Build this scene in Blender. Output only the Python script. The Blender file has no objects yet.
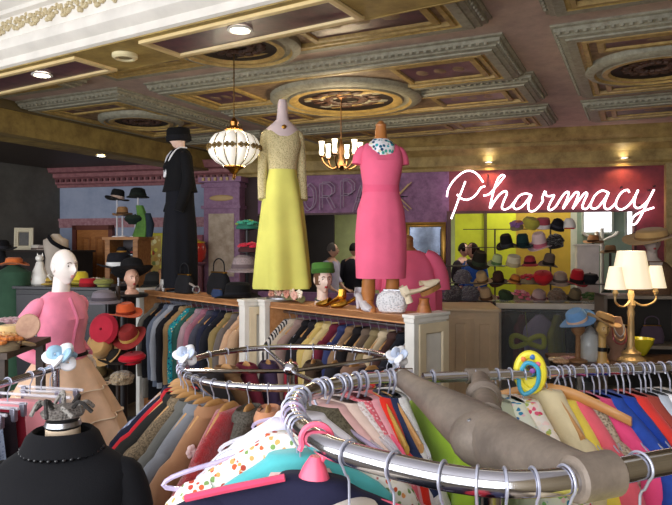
import bpy, bmesh, math, random
from mathutils import Vector, Matrix, noise
random.seed(11)
C = bpy.context.scene.collection
F, CH, HY = 636.0, 1.70, 245.0
PI = math.pi
V = Vector
def rad(a): return a*PI/180
def P(x, y, d): return V(((x-336)/F*d, d, CH+(HY-y)/F*d))
def PX(x, d): return (x-336)/F*d
def PZ(y, d): return CH+(HY-y)/F*d
def RZ(a): return Matrix.Rotation(a, 4, 'Z')
def TR(v): return Matrix.Translation(V(v))
def SC(x, y, z): return Matrix.Diagonal((x, y, z, 1))
A_U = rad(-25.5)
MU = RZ(A_U)                       # shop axes: local x = along the front beam, y = into the shop
def UV(u, v, z=0): return MU @ V((u, v, z))
A_W = rad(-15.0)
MW = TR((2, 9.35, 0)) @ RZ(A_W)    # rear wall: local x along wall, -y towards the shop
def onW(x, y=None, off=0.0):
    k = (x-336)/F
    d = (9.55-off)/(.966+.259*k)
    s = (k*d-2)*.966-(d-9.35)*.259
    return s if y is None else (s, PZ(y, d))
# ---------------------------------------------------------------- materials
def lin(h):
    h = h.lstrip('#'); o = []
    for i in (0, 2, 4):
        c = int(h[i:i+2], 16)/255
        o.append(c/12.92 if c <= .04045 else ((c+.055)/1.055)**2.4)
    return (*o, 1)
MATS = {}
def newmat(key):
    m = bpy.data.materials.new(key); m.use_nodes = True
    nt = m.node_tree; b = nt.nodes['Principled BSDF']
    return m, nt, b
def N(nt, t, **kw):
    n = nt.nodes.new(t)
    for k, v in kw.items():
        if k in n.inputs: n.inputs[k].default_value = v
        else: setattr(n, k, v)
    return n
def mixc(nt, fac, a, b):
    n = nt.nodes.new('ShaderNodeMix'); n.data_type = 'RGBA'
    for sock, val in ((n.inputs[0], fac), (n.inputs[6], a), (n.inputs[7], b)):
        if hasattr(val, 'links'): nt.links.new(val, sock)
        else: sock.default_value = val
    return n.outputs[2]
def ramp(nt, src, stops, interp='LINEAR'):
    r = nt.nodes.new('ShaderNodeValToRGB'); nt.links.new(src, r.inputs[0])
    cr = r.color_ramp; cr.interpolation = interp
    while len(cr.elements) < len(stops): cr.elements.new(.5)
    for e, (p, c) in zip(cr.elements, stops): e.position = p; e.color = c
    return r.outputs[0]
def shade(c, k): return (min(c[0]*k, 1), min(c[1]*k, 1), min(c[2]*k, 1), 1)
def bump(nt, b, src, s=.3, d=.01):
    n = N(nt, 'ShaderNodeBump', Strength=s, Distance=d)
    nt.links.new(src, n.inputs['Height']); nt.links.new(n.outputs[0], b.inputs['Normal'])
def mat(hexc, rough=.5, metal=0, kind='plain', hex2=None, scale=None, emit=None, spec=.5):
    """one procedural material per colour and pattern"""
    key = f'{kind}_{hexc}_{hex2}_{rough}_{metal}_{scale}_{emit}'
    if key in MATS: return MATS[key]
    m, nt, b = newmat(key); c = lin(hexc); c2 = lin(hex2) if (hex2 and kind != 'floral') else shade(c, .7)
    b.inputs['Roughness'].default_value = rough; b.inputs['Metallic'].default_value = metal
    b.inputs['Specular IOR Level'].default_value = spec
    L = nt.links; tc = nt.nodes.new('ShaderNodeTexCoord').outputs['Object']
    col = None
    def tex(t, sc, **kw):
        n = N(nt, t, **kw); L.new(tc, n.inputs['Vector']); n.inputs['Scale'].default_value = sc; return n
    if kind == 'plain':
        n = tex('ShaderNodeTexNoise', scale or 6, Detail=4)
        col = ramp(nt, n.outputs['Fac'], [(.3, shade(c, .9)), (.7, shade(c, 1.08))])
    elif kind == 'mottle':
        n = tex('ShaderNodeTexNoise', scale or 5, Detail=8, Roughness=.7)
        col = ramp(nt, n.outputs['Fac'], [(.32, c2), (.62, c)]); bump(nt, b, n.outputs['Fac'], .2)
    elif kind == 'fabric':
        n = tex('ShaderNodeTexNoise', 9, Detail=5)
        col = ramp(nt, n.outputs['Fac'], [(.3, shade(c, .84)), (.7, shade(c, 1.1))])
        w = tex('ShaderNodeTexNoise', scale or 260, Detail=2); bump(nt, b, w.outputs['Fac'], .25, .003)
        b.inputs['Sheen Weight'].default_value = .02+.16*min(1, c[0]+c[1]+c[2]); b.inputs['Specular IOR Level'].default_value = .2
    elif kind == 'tweed':
        n = tex('ShaderNodeTexNoise', scale or 160, Detail=3, Roughness=.8)
        col = ramp(nt, n.outputs['Fac'], [(.36, c2), (.6, c)]); bump(nt, b, n.outputs['Fac'], .4, .004)
        b.inputs['Specular IOR Level'].default_value = .15
    elif kind == 'fuzzy':
        n = tex('ShaderNodeTexNoise', scale or 70, Detail=6, Roughness=.8)
        col = ramp(nt, n.outputs['Fac'], [(.3, c2), (.62, c)]); bump(nt, b, n.outputs['Fac'], .9, .01)
        b.inputs['Sheen Weight'].default_value = .6; b.inputs['Specular IOR Level'].default_value = .1
    elif kind == 'stripes':
        w = tex('ShaderNodeTexWave', scale or 14, Distortion=.4); w.bands_direction = 'X'
        col = ramp(nt, w.outputs['Fac'], [(.45, c), (.55, c2)])
        b.inputs['Specular IOR Level'].default_value = .2
    elif kind == 'wood':
        mp = nt.nodes.new('ShaderNodeMapping'); mp.inputs['Scale'].default_value = (1.2, 9, 9); L.new(tc, mp.inputs[0])
        n = N(nt, 'ShaderNodeTexNoise', Scale=scale or 4, Detail=6, Roughness=.6); L.new(mp.outputs[0], n.inputs['Vector'])
        col = ramp(nt, n.outputs['Fac'], [(.3, c2), (.66, c)]); bump(nt, b, n.outputs['Fac'], .12, .003)
    elif kind == 'floral':
        v = tex('ShaderNodeTexVoronoi', scale or 60)
        hs = nt.nodes.new('ShaderNodeSeparateColor'); L.new(v.outputs['Color'], hs.inputs[0])
        pal = FLORALS[hex2 or 'orange']
        pc = ramp(nt, hs.outputs[0], [(i/len(pal), lin(h)) for i, h in enumerate(pal)], 'CONSTANT')
        mk = ramp(nt, v.outputs['Distance'], [(.42, (1, 1, 1, 1)), (.5, (0, 0, 0, 1))])
        col = mixc(nt, mk, c, pc); b.inputs['Specular IOR Level'].default_value = .2
    elif kind == 'lace':
        v = tex('ShaderNodeTexVoronoi', scale or 110)
        col = ramp(nt, v.outputs['Distance'], [(.2, c2), (.45, c)]); bump(nt, b, v.outputs['Distance'], .5, .004)
    elif kind == 'sequin':
        v = tex('ShaderNodeTexVoronoi', scale or 120)
        col = ramp(nt, v.outputs['Distance'], [(.1, c2), (.5, c)]); bump(nt, b, v.outputs['Distance'], .8, .006)
        b.inputs['Specular IOR Level'].default_value = .7
    elif kind == 'sheer':
        n = tex('ShaderNodeTexNoise', 12, Detail=3)
        col = ramp(nt, n.outputs['Fac'], [(.3, shade(c, .9)), (.7, shade(c, 1.1))]); b.inputs['Alpha'].default_value = scale or .6
    elif kind == 'clear':
        b.inputs['Base Color'].default_value = c; b.inputs['Alpha'].default_value = scale or .35
        b.inputs['Roughness'].default_value = .08
    elif kind == 'glass':
        b.inputs['Base Color'].default_value = c; b.inputs['Alpha'].default_value = scale or .12
        b.inputs['Roughness'].default_value = .03
    elif kind == 'metal':
        b.inputs['Metallic'].default_value = 1
        n = tex('ShaderNodeTexNoise', scale or 20, Detail=4)
        col = ramp(nt, n.outputs['Fac'], [(.35, shade(c, .8)), (.65, c)])
    elif kind == 'carpet':
        n = tex('ShaderNodeTexNoise', scale or 5, Detail=8)
        col = ramp(nt, n.outputs['Fac'], [(.35, c2), (.65, c)]); bump(nt, b, n.outputs['Fac'], .3)
    if col is not None: L.new(col, b.inputs['Base Color'])
    if emit:
        b.inputs['Emission Strength'].default_value = emit
        if col is not None: L.new(col, b.inputs['Emission Color'])
        else: b.inputs['Emission Color'].default_value = c
    MATS[key] = m
    return m
FLORALS = {'orange': ['d8603a', 'f0e8d8', '7c9a5a', 'e8a060', 'f4efe4', 'b84838', 'f0ead8'],
           'blue': ['3a8fb8', 'e6ead2', '7fc06a', 'e8e2d4', '2f6fa8', 'f0c8c8', 'e8ead8'],
           'pink': ['e0607a', 'f4d8d0', 'e8c060', 'f0e4d4', 'a8b860', 'd84868'],
           'wall': ['e8d860', 'd8c890', 'a84838', '7a8a50', 'f0e8b0', 'c89850'],
           'mixed': ['2aa8b8', '18406a', '48b0a0', 'e0d8b0', '206080']}
def fab(h, kind='fabric', h2=None, scale=None): return mat(h, .85, 0, kind, h2, scale)
CHROME = mat('d2d2d8', .15, 1, 'metal', scale=3)
STEEL = mat('a8a9ae', .3, 1, 'metal')
BLACKM = mat('15151a', .5)
GOLD = mat('b8893c', .35, 1, 'metal')
# ---------------------------------------------------------------- mesh builder
def catmull(pts, n=6, closed=False):
    pts = [V(p) for p in pts]; out = []; L = len(pts)
    rng = range(L if closed else L-1)
    for i in rng:
        p0 = pts[(i-1) % L] if (closed or i > 0) else pts[0]*2-pts[1]
        p1 = pts[i]; p2 = pts[(i+1) % L]
        p3 = pts[(i+2) % L] if (closed or i+2 < L) else pts[-1]*2-pts[-2]
        for k in range(n):
            t = k/n
            out.append(.5*((2*p1)+(p2-p0)*t+(2*p0-5*p1+4*p2-p3)*t*t+(3*p1-p0-3*p2+p3)*t**3))
    if not closed: out.append(pts[-1])
    return out
class MB:
    def __init__(s): s.v = []; s.f = []; s.mi = []
    def add(s, vs, fs, mi=0, M=None):
        o = len(s.v)
        s.v += [(M @ V(v)) if M is not None else V(v) for v in vs]
        s.f += [[i+o for i in f] for f in fs]; s.mi += ([mi]*len(fs) if isinstance(mi, int) else list(mi))
        return s
    def box(s, c, size, mi=0, M=None, taper=1.0):
        x, y, z = (a/2 for a in size); c = V(c)
        vs = [c+V((sx*x*(taper if sz > 0 else 1), sy*y*(taper if sz > 0 else 1), sz*z)) for sz in (-1, 1) for sx, sy in ((-1, -1), (1, -1), (1, 1), (-1, 1))]
        return s.add(vs, [(3, 2, 1, 0), (4, 5, 6, 7), (0, 1, 5, 4), (1, 2, 6, 5), (2, 3, 7, 6), (3, 0, 4, 7)], mi, M)
    def bb(s, x0, x1, y0, y1, z0, z1, mi=0, M=None):
        return s.box(((x0+x1)/2, (y0+y1)/2, (z0+z1)/2), (abs(x1-x0), abs(y1-y0), abs(z1-z0)), mi, M)
    def loft(s, rings, cap=(True, True), mi=0, M=None, closed=True, loop=False):
        n = len(rings[0]); vs = [p for r in rings for p in r]; fs = []
        R = len(rings)
        for i in range(R if loop else R-1):
            j = (i+1) % R
            for k in range(n if closed else n-1):
                k2 = (k+1) % n
                fs.append((i*n+k, i*n+k2, j*n+k2, j*n+k))
        if closed and not loop:
            if cap[0]: fs.append(tuple(reversed(range(n))))
            if cap[1]: fs.append(tuple((R-1)*n+k for k in range(n)))
        return s.add(vs, fs, mi, M)
    def tube(s, pts, r, n=8, mi=0, M=None, closed=False, flat=1.0):
        pts = [V(p) for p in pts]; L = len(pts); rings = []
        up = None
        for i, p in enumerate(pts):
            if closed: t = pts[(i+1) % L]-pts[i-1]
            else: t = pts[min(i+1, L-1)]-pts[max(i-1, 0)]
            if t.length < 1e-9: t = V((0, 0, 1))
            t.normalize()
            if up is None:
                up = V((0, 0, 1)) if abs(t.z) < .9 else V((1, 0, 0))
            a = up-t*up.dot(t)
            if a.length < 1e-6: a = t.orthogonal()
            a.normalize(); up = a; b = t.cross(a)
            rr = r[i] if isinstance(r, (list, tuple)) else r
            rings.append([p+(a*math.sin(2*PI*k/n)+b*flat*math.cos(2*PI*k/n))*rr for k in range(n)])
        return s.loft(rings, mi=mi, M=M, loop=closed)
    def lathe(s, prof, n=24, mi=0, M=None, cap=(True, True)):
        return s.loft([[V((r*math.cos(2*PI*k/n), r*math.sin(2*PI*k/n), z)) for k in range(n)] for r, z in prof], cap, mi, M)
    def ball(s, c, r, n=12, m=8, mi=0, M=None):
        if not isinstance(r, (tuple, list)): r = (r, r, r)
        c = V(c)
        vs = [c+V((0, 0, -r[2]))]; fs = []
        for i in range(1, m):
            a = -PI/2+PI*i/m
            vs += [c+V((r[0]*math.cos(a)*math.cos(2*PI*k/n), r[1]*math.cos(a)*math.sin(2*PI*k/n), r[2]*math.sin(a))) for k in range(n)]
        vs.append(c+V((0, 0, r[2]))); top = len(vs)-1
        for k in range(n):
            fs.append((0, 1+(k+1) % n, 1+k)); fs.append((top, 1+(m-2)*n+k, 1+(m-2)*n+(k+1) % n))
            for i in range(m-2):
                fs.append((1+i*n+k, 1+i*n+(k+1) % n, 1+(i+1)*n+(k+1) % n, 1+(i+1)*n+k))
        return s.add(vs, fs, mi, M)
    def prism(s, poly, y0, y1, mi=0, M=None):
        n = len(poly)
        vs = [V((x, y0, z)) for x, z in poly]+[V((x, y1, z)) for x, z in poly]
        fs = [tuple(range(n)), tuple(reversed(range(n, 2*n)))]+[(k, k+n, (k+1) % n+n, (k+1) % n) for k in range(n)]
        return s.add(vs, fs, mi, M)
    def build(s, name, mats, parent=None, M=None, sharp=40, label=None, bevel=0, loc=None):
        me = bpy.data.meshes.new(name)
        vs = [M @ v for v in s.v] if M is not None else s.v
        me.from_pydata([tuple(v) for v in vs], [], s.f)
        mats = mats if isinstance(mats, (list, tuple)) else [mats]
        for m in mats: me.materials.append(m)
        me.polygons.foreach_set('material_index', s.mi)
        me.polygons.foreach_set('use_smooth', [True]*len(me.polygons))
        bm = bmesh.new(); bm.from_mesh(me); bmesh.ops.recalc_face_normals(bm, faces=bm.faces); bm.to_mesh(me); bm.free()
        me.set_sharp_from_angle(angle=rad(sharp))
        o = bpy.data.objects.new(name, me); C.objects.link(o)
        if parent is not None: o.parent = parent
        if label: o['label'] = label
        if bevel:
            bv = o.modifiers.new('bevel', 'BEVEL'); bv.width = bevel; bv.segments = 2; bv.limit_method = 'ANGLE'
        return o
SEEN_LABELS = {}
def tagp(o, label, cat, group=None, kind=None):
    o['label'] = label; o['category'] = cat
    if group: o['group'] = group
    if kind: o['kind'] = kind
    return o
def thing(name, label, cat, M=None, group=None):
    o = bpy.data.objects.new(name, None); C.objects.link(o); o.empty_display_size = .1
    if M is not None: o.matrix_world = M
    return tagp(o, label, cat, group)
def struct(o): o['kind'] = 'structure'; return o
def sempty(name):
    o = bpy.data.objects.new(name, None); C.objects.link(o); return struct(o)
def light(name, kind, loc, energy, color=(1, 1, 1), rot=(0, 0, 0), size=.1, size_y=None, spot=None, blend=.5):
    l = bpy.data.lights.new(name, kind); l.energy = energy; l.color = color
    if kind == 'AREA':
        l.size = size
        if size_y: l.shape = 'RECTANGLE'; l.size_y = size_y
        else: l.shape = 'DISK'
    elif kind in ('POINT', 'SPOT'): l.shadow_soft_size = size
    if kind == 'SPOT': l.spot_size = spot or rad(100); l.spot_blend = blend
    o = bpy.data.objects.new(name, l); C.objects.link(o); o.location = loc; o.rotation_euler = rot
    return o
# ---------------------------------------------------------------- room shell
M_FLOOR = mat('5a4c3a', .6, 0, 'carpet', '3a3026')
M_CEIL = mat('ccb4a8', .7, 0, 'mottle', 'ae978e')
M_NEARC = mat('d9d6dc', .6)
M_CREAM = mat('dad4ca', .5, 0, 'plain')
M_CARVE = mat('b3a179', .5, 0, 'mottle', 'c9bb98', 30)
M_OLIVE = mat('ad9452', .6, 0, 'mottle', '786236', 4)
M_GREY = mat('a8a592', .6, 0, 'mottle', '858170', 18)
M_GOLDP = mat('bfa262', .5, 0, 'mottle', '947a44', 14)
M_PURP = mat('6e4650', .4, 0, 'mottle', '422e38', 6)
M_TANP = mat('a0866a', .6, 0, 'mottle', '6a5440', 9)
M_DARKC = mat('4a3f36', .6)
M_CORN = mat('b39a5e', .6, 0, 'mottle', '7d6638', 5)
M_PINKC = mat('a06a6c', .6, 0, 'mottle', '7d4a50', 12)
M_BLUE = mat('a4adc4', .7, 0, 'mottle', '8e99b4', 3)
M_DKWALL = mat('66645e', .7, 0, 'mottle', '55534d', 3)
M_SIGNP = mat('a0709c', .6, 0, 'mottle', '744a74', 9)
M_MAROON = mat('8a3440', .55, 0, 'mottle', '6a2634', 6)
M_LIME = mat('cfd832', .7)
M_LIMEP = mat('d8e0a0', .7)
M_RECESS = mat('3a2426', .7)
M_SIDE = mat('8a7a5c', .7, 0, 'mottle', '74664c', 3)
WHITE = mat('eeece6', .4)

mb = MB(); mb.bb(-9.4, 1.5, -1.7, 10.4, -.1, 0)
struct(mb.build('floor', M_FLOOR, M=MU))
mb = MB(); mb.bb(-9.4, -9.2, -1.6, 8.6, 0, 3.6); struct(mb.build('wall_left', M_DKWALL, M=MU))
mb = MB(); mb.bb(1.4, 1.6, -1.6, 10.4, 0, 3.6); struct(mb.build('wall_right', M_SIDE, M=MU))
# street front behind the camera: low wall, posts, header and large openings that let daylight in
mb = MB()
mb.bb(-9.3, 1.5, -1.7, -1.55, 0, .5); mb.bb(-9.3, 1.5, -1.7, -1.55, 3.1, 3.6)
for u in (-9.3, -6.6, -3.9, -1.2, 1.4): mb.bb(u-.08, u+.08, -1.7, -1.55, .5, 3.1)
struct(mb.build('wall_front', M_SIDE, M=MU))
# ceiling of the main hall
s_op = lambda x: onW(x)
def zprism(poly, z0, z1):
    n = len(poly)
    return ([V((x, y, z0)) for x, y in poly]+[V((x, y, z1)) for x, y in poly],
            [tuple(reversed(range(n))), tuple(range(n, 2*n))]+[(k, (k+1) % n, (k+1) % n+n, k+n) for k in range(n)])
ce = MB(); ce.add(*zprism([(-6.62, 3.72), (1.5, 2.95), (1.5, 10.1), (-6.62, 8.75)], 3.3, 3.42), 0)
ce.add(*zprism([(-9.4, -1.7), (1.5, -1.7), (1.5, 2.64), (-9.4, 3.75)], 3.5, 3.6), 1)
ce.add(*zprism([(-9.4, 3.9), (-6.6, 3.6), (-6.6, 8.7), (-9.4, 8.3)], 3.02, 3.1), 2)
struct(ce.build('ceiling', [M_CEIL, M_NEARC, M_DARKC], M=MU))
# front beam with carved crown (its own axes, 31 degrees)
MBM = RZ(rad(-31.1))
VB, VF = 3.214, 2.75
beam = sempty('trim_1')
mb = MB()
prof = [(VB, 3.0), (VF, 3.0), (VF-.02, 3.01), (VF-.02, 3.06), (VF-.05, 3.08), (VF-.075, 3.105), (VF-.08, 3.14), (VF-.07, 3.175),
        (VF-.045, 3.19), (VF-.05, 3.2), (VF-.06, 3.33), (VF-.09, 3.345), (VF-.09, 3.375), (VF-.13, 3.395), (VF-.165, 3.43), (VF-.17, 3.46), (VF-.24, 3.48), (VF-.24, 3.52), (VB, 3.52)]
X0, X1 = -8.6, 2.6
rings = [[V((x, v, z)) for v, z in prof] for x in (X0, X1)]
n_ = len(prof)
mb.loft(rings, mi=0)
crown = mb.build('crown_moulding', [M_CREAM], beam, MBM, sharp=25)
mb = MB(); random.seed(4)                                  # carved acanthus scrolls on the frieze
x = -7.6
while x < .6:
    zc, v0 = 3.265, VF-.06
    for k in range(9):
        a = k*.75; r = .045*(1-k/11)
        mb.ball((x+math.cos(a)*r, v0, zc+math.sin(a)*r), (.017, .016, .014), 6, 4)
    for k in range(5):
        mb.ball((x+.075+k*.018, v0, zc+.035*math.sin(k*1.1+x*3)), (.016, .017, .022-.002*k), 6, 4)
    mb.ball((x+.11, v0, zc-.03), (.022, .015, .016), 6, 4); mb.ball((x+.045, v0, zc+.05), (.014, .012, .014), 6, 4)
    x += .17
mb.build('carved_scrolls', M_CARVE, beam, MBM)
mb = MB(); mb.bb(X0, X1, VF+.005, VB-.005, 2.992, 3.02); mb.bb(X0, X1, VB-.005, VB+.01, 2.99, 3.3)
mb.build('soffit_board', M_OLIVE, beam, MBM)
def rectframe(mb, u0, u1, v0, v1, prof, mats, M=None):
    rings = []
    for i, z in prof:
        rings.append([V((u0+i, v0+i, z)), V((u1-i, v0+i, z)), V((u1-i, v1-i, z)), V((u0+i, v1-i, z))])
    mi = []
    for k in range(len(prof)-1): mi += [mats[k]]*4
    mb.loft(rings, cap=(False, False), mi=mi, M=M)
for u0, u1 in ((-6.1, -3.78), (-3.15, -1.72), (-1.1, .6)):
    mb = MB()
    mb.bb(u0, u1, VF+.07, VB-.07, 2.988, 2.995, 1)
    rectframe(mb, u0-.0, u1+.0, VF+.05, VB-.05, [(0, 2.992), (0, 2.972), (.02, 2.966), (.04, 2.974), (.045, 2.99)], [0, 0, 0, 0])
    mb.build('soffit_panel', [mat('d8bf8a', .4), M_PURP], beam, MBM)
EMW = mat('fff2d6', .5, 0, 'glow', emit=22)
nlamp = [0]
def downlight(pos, label, group, power=18, r=.055, warm=(1, .8, .55), spot=120, trim=WHITE):
    t = thing('recessed_downlight', label, 'ceiling light', TR(pos), group)
    mb = MB(); mb.lathe([(r, 0), (r*1.35, -.004), (r*1.4, -.012), (r*1.1, -.016), (r, -.008)], 20, cap=(False, False)); mb.build('trim_ring', trim, t)
    mb = MB(); mb.lathe([(r*.99, .0), (r*.95, -.006), (r*.5, -.012), (.0, -.014)], 20, cap=(False, False)); mb.build('bulb', EMW, t)
    light('downlight_lamp', 'SPOT', (pos[0], pos[1], pos[2]-.03), power, warm, size=.05, spot=rad(spot), blend=.7)
DLG = 'recessed lights'
for (px, py), lb in zip(((42, 72), (240, 26)), ('round recessed light in the first dark panel under the cream beam, at far left', 'round recessed light in the dark panel of the cream beam above the crystal lantern')):
    d = 1.3*F/(HY-py); downlight(V((PX(px, d), d, 2.986)), lb, DLG, 16)
d = 1.3*F/(HY-53)
t = thing('smoke_detector', 'cream ring shaped smoke detector between two dark panels of the beam', 'smoke detector', TR((PX(125, d), d, 2.99)))
mb = MB(); mb.lathe([(.085, 0), (.085, -.02), (.07, -.032), (.055, -.03), (.055, -.012)], 24, cap=(True, False)); mb.build('housing', mat('d8cba0', .5), t)
mb = MB(); mb.lathe([(.05, -.008), (.045, -.022), (.0, -.024)], 20, cap=(True, False)); mb.build('sensor_cap', mat('8a7c58', .5), t)
# left gold beam
mb = MB(); mb.bb(-6.66, -6.3, 3.5, 8.62, 2.9, 3.42); o = struct(mb.build('trim_2', M_OLIVE, M=MU))
mb = MB(); mb.bb(-6.3, -6.27, 3.6, 8.56, 3.2, 3.3); mb.bb(-6.3, -6.285, 3.6, 8.56, 2.9, 2.93); mb.build('edge_moulding', mat('6a5c3c', .6), o, MU)
# ------------------------------------------------ coffered ceiling panels hanging below the flat ceiling
ZC, ZP = 3.302, 3.2
ncof = [2]
def coffer(u0, u1, v0, v1, subs):
    ncof[0] += 1
    root = sempty(f'trim_{ncof[0]}')
    mb = MB()
    pr = [(0, ZC), (0, 3.285), (.02, 3.275), (.025, 3.25), (.05, 3.24), (.06, 3.222), (.095, 3.212), (.1, ZP), (.17, ZP), (.18, 3.21), (.2, 3.213), (.205, ZP+.002), (.235, ZP), (.24, 3.235)]
    rectframe(mb, u0, u1, v0, v1, pr, [0]*8+[1]*5)
    mb.bb(u0+.23, u1-.23, v0+.23, v1-.23, 3.232, 3.3, 2)
    nu = int((u1-u0-.1)/.06)                                # egg row on the near and side edges
    for k in range(nu):
        mb.ball((u0+.06+k*.06, v0+.035, 3.245), (.02, .014, .018), 6, 4, 0)
    for k in range(int((v1-v0-.1)/.06)):
        for uu in (u0+.035, u1-.035):
            mb.ball((uu, v0+.06+k*.06, 3.245), (.014, .02, .018), 6, 4, 0)
    mb.build('moulding', [M_GREY, M_GOLDP, M_TANP], root, MU)
    for s in subs:
        if s[0] == 'p':
            _, a0, a1, b0, b1, m = s
            mb = MB()
            rectframe(mb, a0, a1, b0, b1, [(0, 3.235), (0, 3.212), (.03, 3.205), (.05, 3.21), (.06, 3.228)], [0]*4)
            mb.bb(a0+.05, a1-.05, b0+.05, b1-.05, 3.226, 3.24, 1)
            for k in range(3):                              # painted ornament: low relief scroll in the field
                cu, cv = (a0+a1)/2+(k-1)*(a1-a0)*.22, (b0+b1)/2
                mb.ball((cu, cv, 3.226), ((a1-a0)*.07, (b1-b0)*.14, .006), 10, 4, 2)
            mb.build('panel', [M_GOLDP, m, M_TANP], root, MU)
        else:
            _, cu, cv, r = s
            mb = MB()
            Mm = MU @ TR((cu, cv, 0))
            pass
            rr = [(r, 3.235, 0), (r, 3.19, 0), (r*.95, 3.168, 0), (r*.87, 3.165, 0), (r*.84, 3.185, 1), (r*.77, 3.19, 0), (r*.75, 3.172, 0), (r*.67, 3.17, 1), (r*.63, 3.19, 1), (r*.56, 3.2, 2), (r*.42, 3.215, 2), (.02, 3.22, 2)]
            mi = []
            for q in range(len(rr)-1): mi += [rr[q+1][2]]*40
            mb.lathe([(a, b) for a, b, c in rr], 40, mi=mi, cap=(False, False))
            mb.build('medallion', [M_GREY, M_GOLDP, mat('241a16', .6)], root, Mm)
            mb = MB()
            for q in range(16):
                a = q*PI/8
                mb.ball((math.cos(a)*r*.4, math.sin(a)*r*.4, 3.205), (.045*r/.5, .03, .02), 6, 4, 0)
                mb.ball((math.cos(a+.2)*r*.24, math.sin(a+.2)*r*.24, 3.205), (.04*r/.5, .03, .022), 6, 4, 0)
            mb.build('rosette', mat('54382a', .5, 0, 'mottle', '2e1e16', 20), root, Mm)
ROWS = ((3.45, 4.5), (4.85, 7.08), (7.52, 8.52))
a, b = -4.42, -.93
coffer(a, b, *ROWS[0], [('p', a+.3, -3.35, 3.72, 4.25, M_PURP), ('p', -2.2, b-.3, 3.72, 4.25, M_PURP), ('r', -2.77, 4.03, .5)])
coffer(a, b+.0, 4.85, 6.0, [('p', a+.28, -3.55, 5.13, 5.74, M_PURP), ('p', -1.95, b-.28, 5.13, 5.74, M_PURP), ('r', -2.74, 5.98, .78)])
coffer(a, b+.05, 6.06, 7.08, [('p', a+.28, -3.55, 6.34, 6.82, M_PURP), ('p', -1.95, b-.26, 6.34, 6.82, M_PURP)])
coffer(a, b, *ROWS[2], [('p', a+.3, -3.35, 7.8, 8.25, M_PURP), ('p', -3.25, -2.2, 7.8, 8.25, M_TANP), ('p', -2.1, b-.3, 7.8, 8.25, M_PURP)])
a, b = -6.28, -4.76
coffer(a, b, *ROWS[0], [('p', a+.3, b-.3, 3.75, 4.22, M_PURP)])
coffer(a, b, *ROWS[1], [('r', -5.45, 5.95, .5), ('p', a+.3, b-.3, 5.1, 5.4, M_PURP), ('p', a+.3, b-.3, 6.5, 6.8, M_PURP)])
coffer(a, b, *ROWS[2], [('p', a+.3, b-.3, 7.8, 8.25, M_PURP)])
a, b = -.59, 1.4
coffer(a, b, *ROWS[0], [('p', a+.3, b-.1, 3.72, 4.22, mat('6a6658', .5, 0, 'mottle', '4a4434', 5))])
coffer(a, b, *ROWS[1], [('p', a+.3, b-.1, 5.12, 5.42, M_PURP), ('r', .12, 6.0, .55), ('p', a+.3, b-.1, 6.55, 6.83, M_PURP)])
coffer(a, b, *ROWS[2], [('p', a+.3, b-.1, 7.8, 8.25, mat('6a6670', .5, 0, 'mottle', '4c4448', 5))])
# ------------------------------------------------ rear wall with two openings into a back room
def wallx(x): return onW(x)
s0, s1, s2, s3 = wallx(258), wallx(388), wallx(449), wallx(634)
wb = MB()
wb.bb(-7.4, -4.3, 0, .15, 0, 3.35, 0); wb.bb(-4.3, s0, 0, .15, 0, 3.35, 1)
wb.bb(s0, s2, 0, .15, 2.2, 3.35, 2); wb.bb(s1, s2, 0, .15, 0, 2.2, 2); wb.bb(s0, s1, 0, .15, 0, .95, 2)
wb.bb(s2, 3.75, 0, .15, 2.2, 3.35, 3); wb.bb(s3, 3.75, 0, .15, 0, 2.2, 3); wb.bb(s2, s3, 0, .15, 0, .95, 3)
struct(wb.build('wall_back', [M_BLUE, M_RECESS, M_SIGNP, M_MAROON], M=MW))
def cornice(name, x0, x1, m, pr, dent=None, dm=None):
    mb = MB(); mb.loft([[V((x, y, z)) for y, z in pr] for x in (x0, x1)])
    o = struct(mb.build(name, m, M=MW, sharp=25))
    if dent:
        mb = MB(); x = x0+.05
        while x < x1-.06:
            mb.bb(x, x+.05, dent[0], dent[0]+.04, dent[1], dent[1]+.045); x += .11
        mb.build('dentil_row', dm, o, MW)
    return o
PRG = [(0, 2.79), (-.05, 2.79), (-.05, 2.83), (-.09, 2.86), (-.1, 2.94), (-.12, 3.0), (-.2, 3.06), (-.26, 3.08), (-.26, 3.13), (-.33, 3.17), (-.38, 3.24), (-.42, 3.3), (0, 3.3)]
PRP = [(0, 2.7), (-.05, 2.7), (-.06, 2.74), (-.1, 2.76), (-.1, 2.84), (-.15, 2.87), (-.15, 2.93), (-.24, 2.95), (-.26, 3.0), (-.3, 3.06), (0, 3.06)]
cornice('trim_20', -3.88, 3.7, M_CORN, PRG)
cornice('trim_21', -7.35, -3.72, M_PINKC, PRP, (-.14, 2.79), mat('5a3034', .6))
mb = MB(); mb.bb(-7.3, -3.9, -.04, 0, 2.12, 2.16); mb.bb(-7.3, -3.9, -.02, 0, 2.0, 2.12); struct(mb.build('trim_22', mat('b88a90', .6, 0, 'mottle', '8f5a64', 20), M=MW))
# back room shell
br = MB()
br.bb(-4.2, 3.9, 3.4, 3.5, 0, 2.9, 0)
o = struct(br.build('wall_backroom', M_LIMEP, M=MW))
mb = MB(); mb.bb(-4.3, -4.2, .15, 3.5, 0, 2.9); struct(mb.build('wall_backroom_left', mat('4a3a38', .7), M=MW))
mb = MB(); mb.bb(3.8, 3.9, .15, 3.5, 0, 2.9); struct(mb.build('wall_backroom_right', mat('9fb0b4', .7), M=MW))
mb = MB(); mb.bb(-4.3, 3.9, .15, 3.5, 2.85, 2.95); struct(mb.build('ceiling_backroom', mat('d8d8b8', .7), M=MW))
mb = MB(); mb.bb(-4.3, 3.9, .15, 3.5, -.1, 0); struct(mb.build('floor_backroom', M_FLOOR, M=MW))
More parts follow.
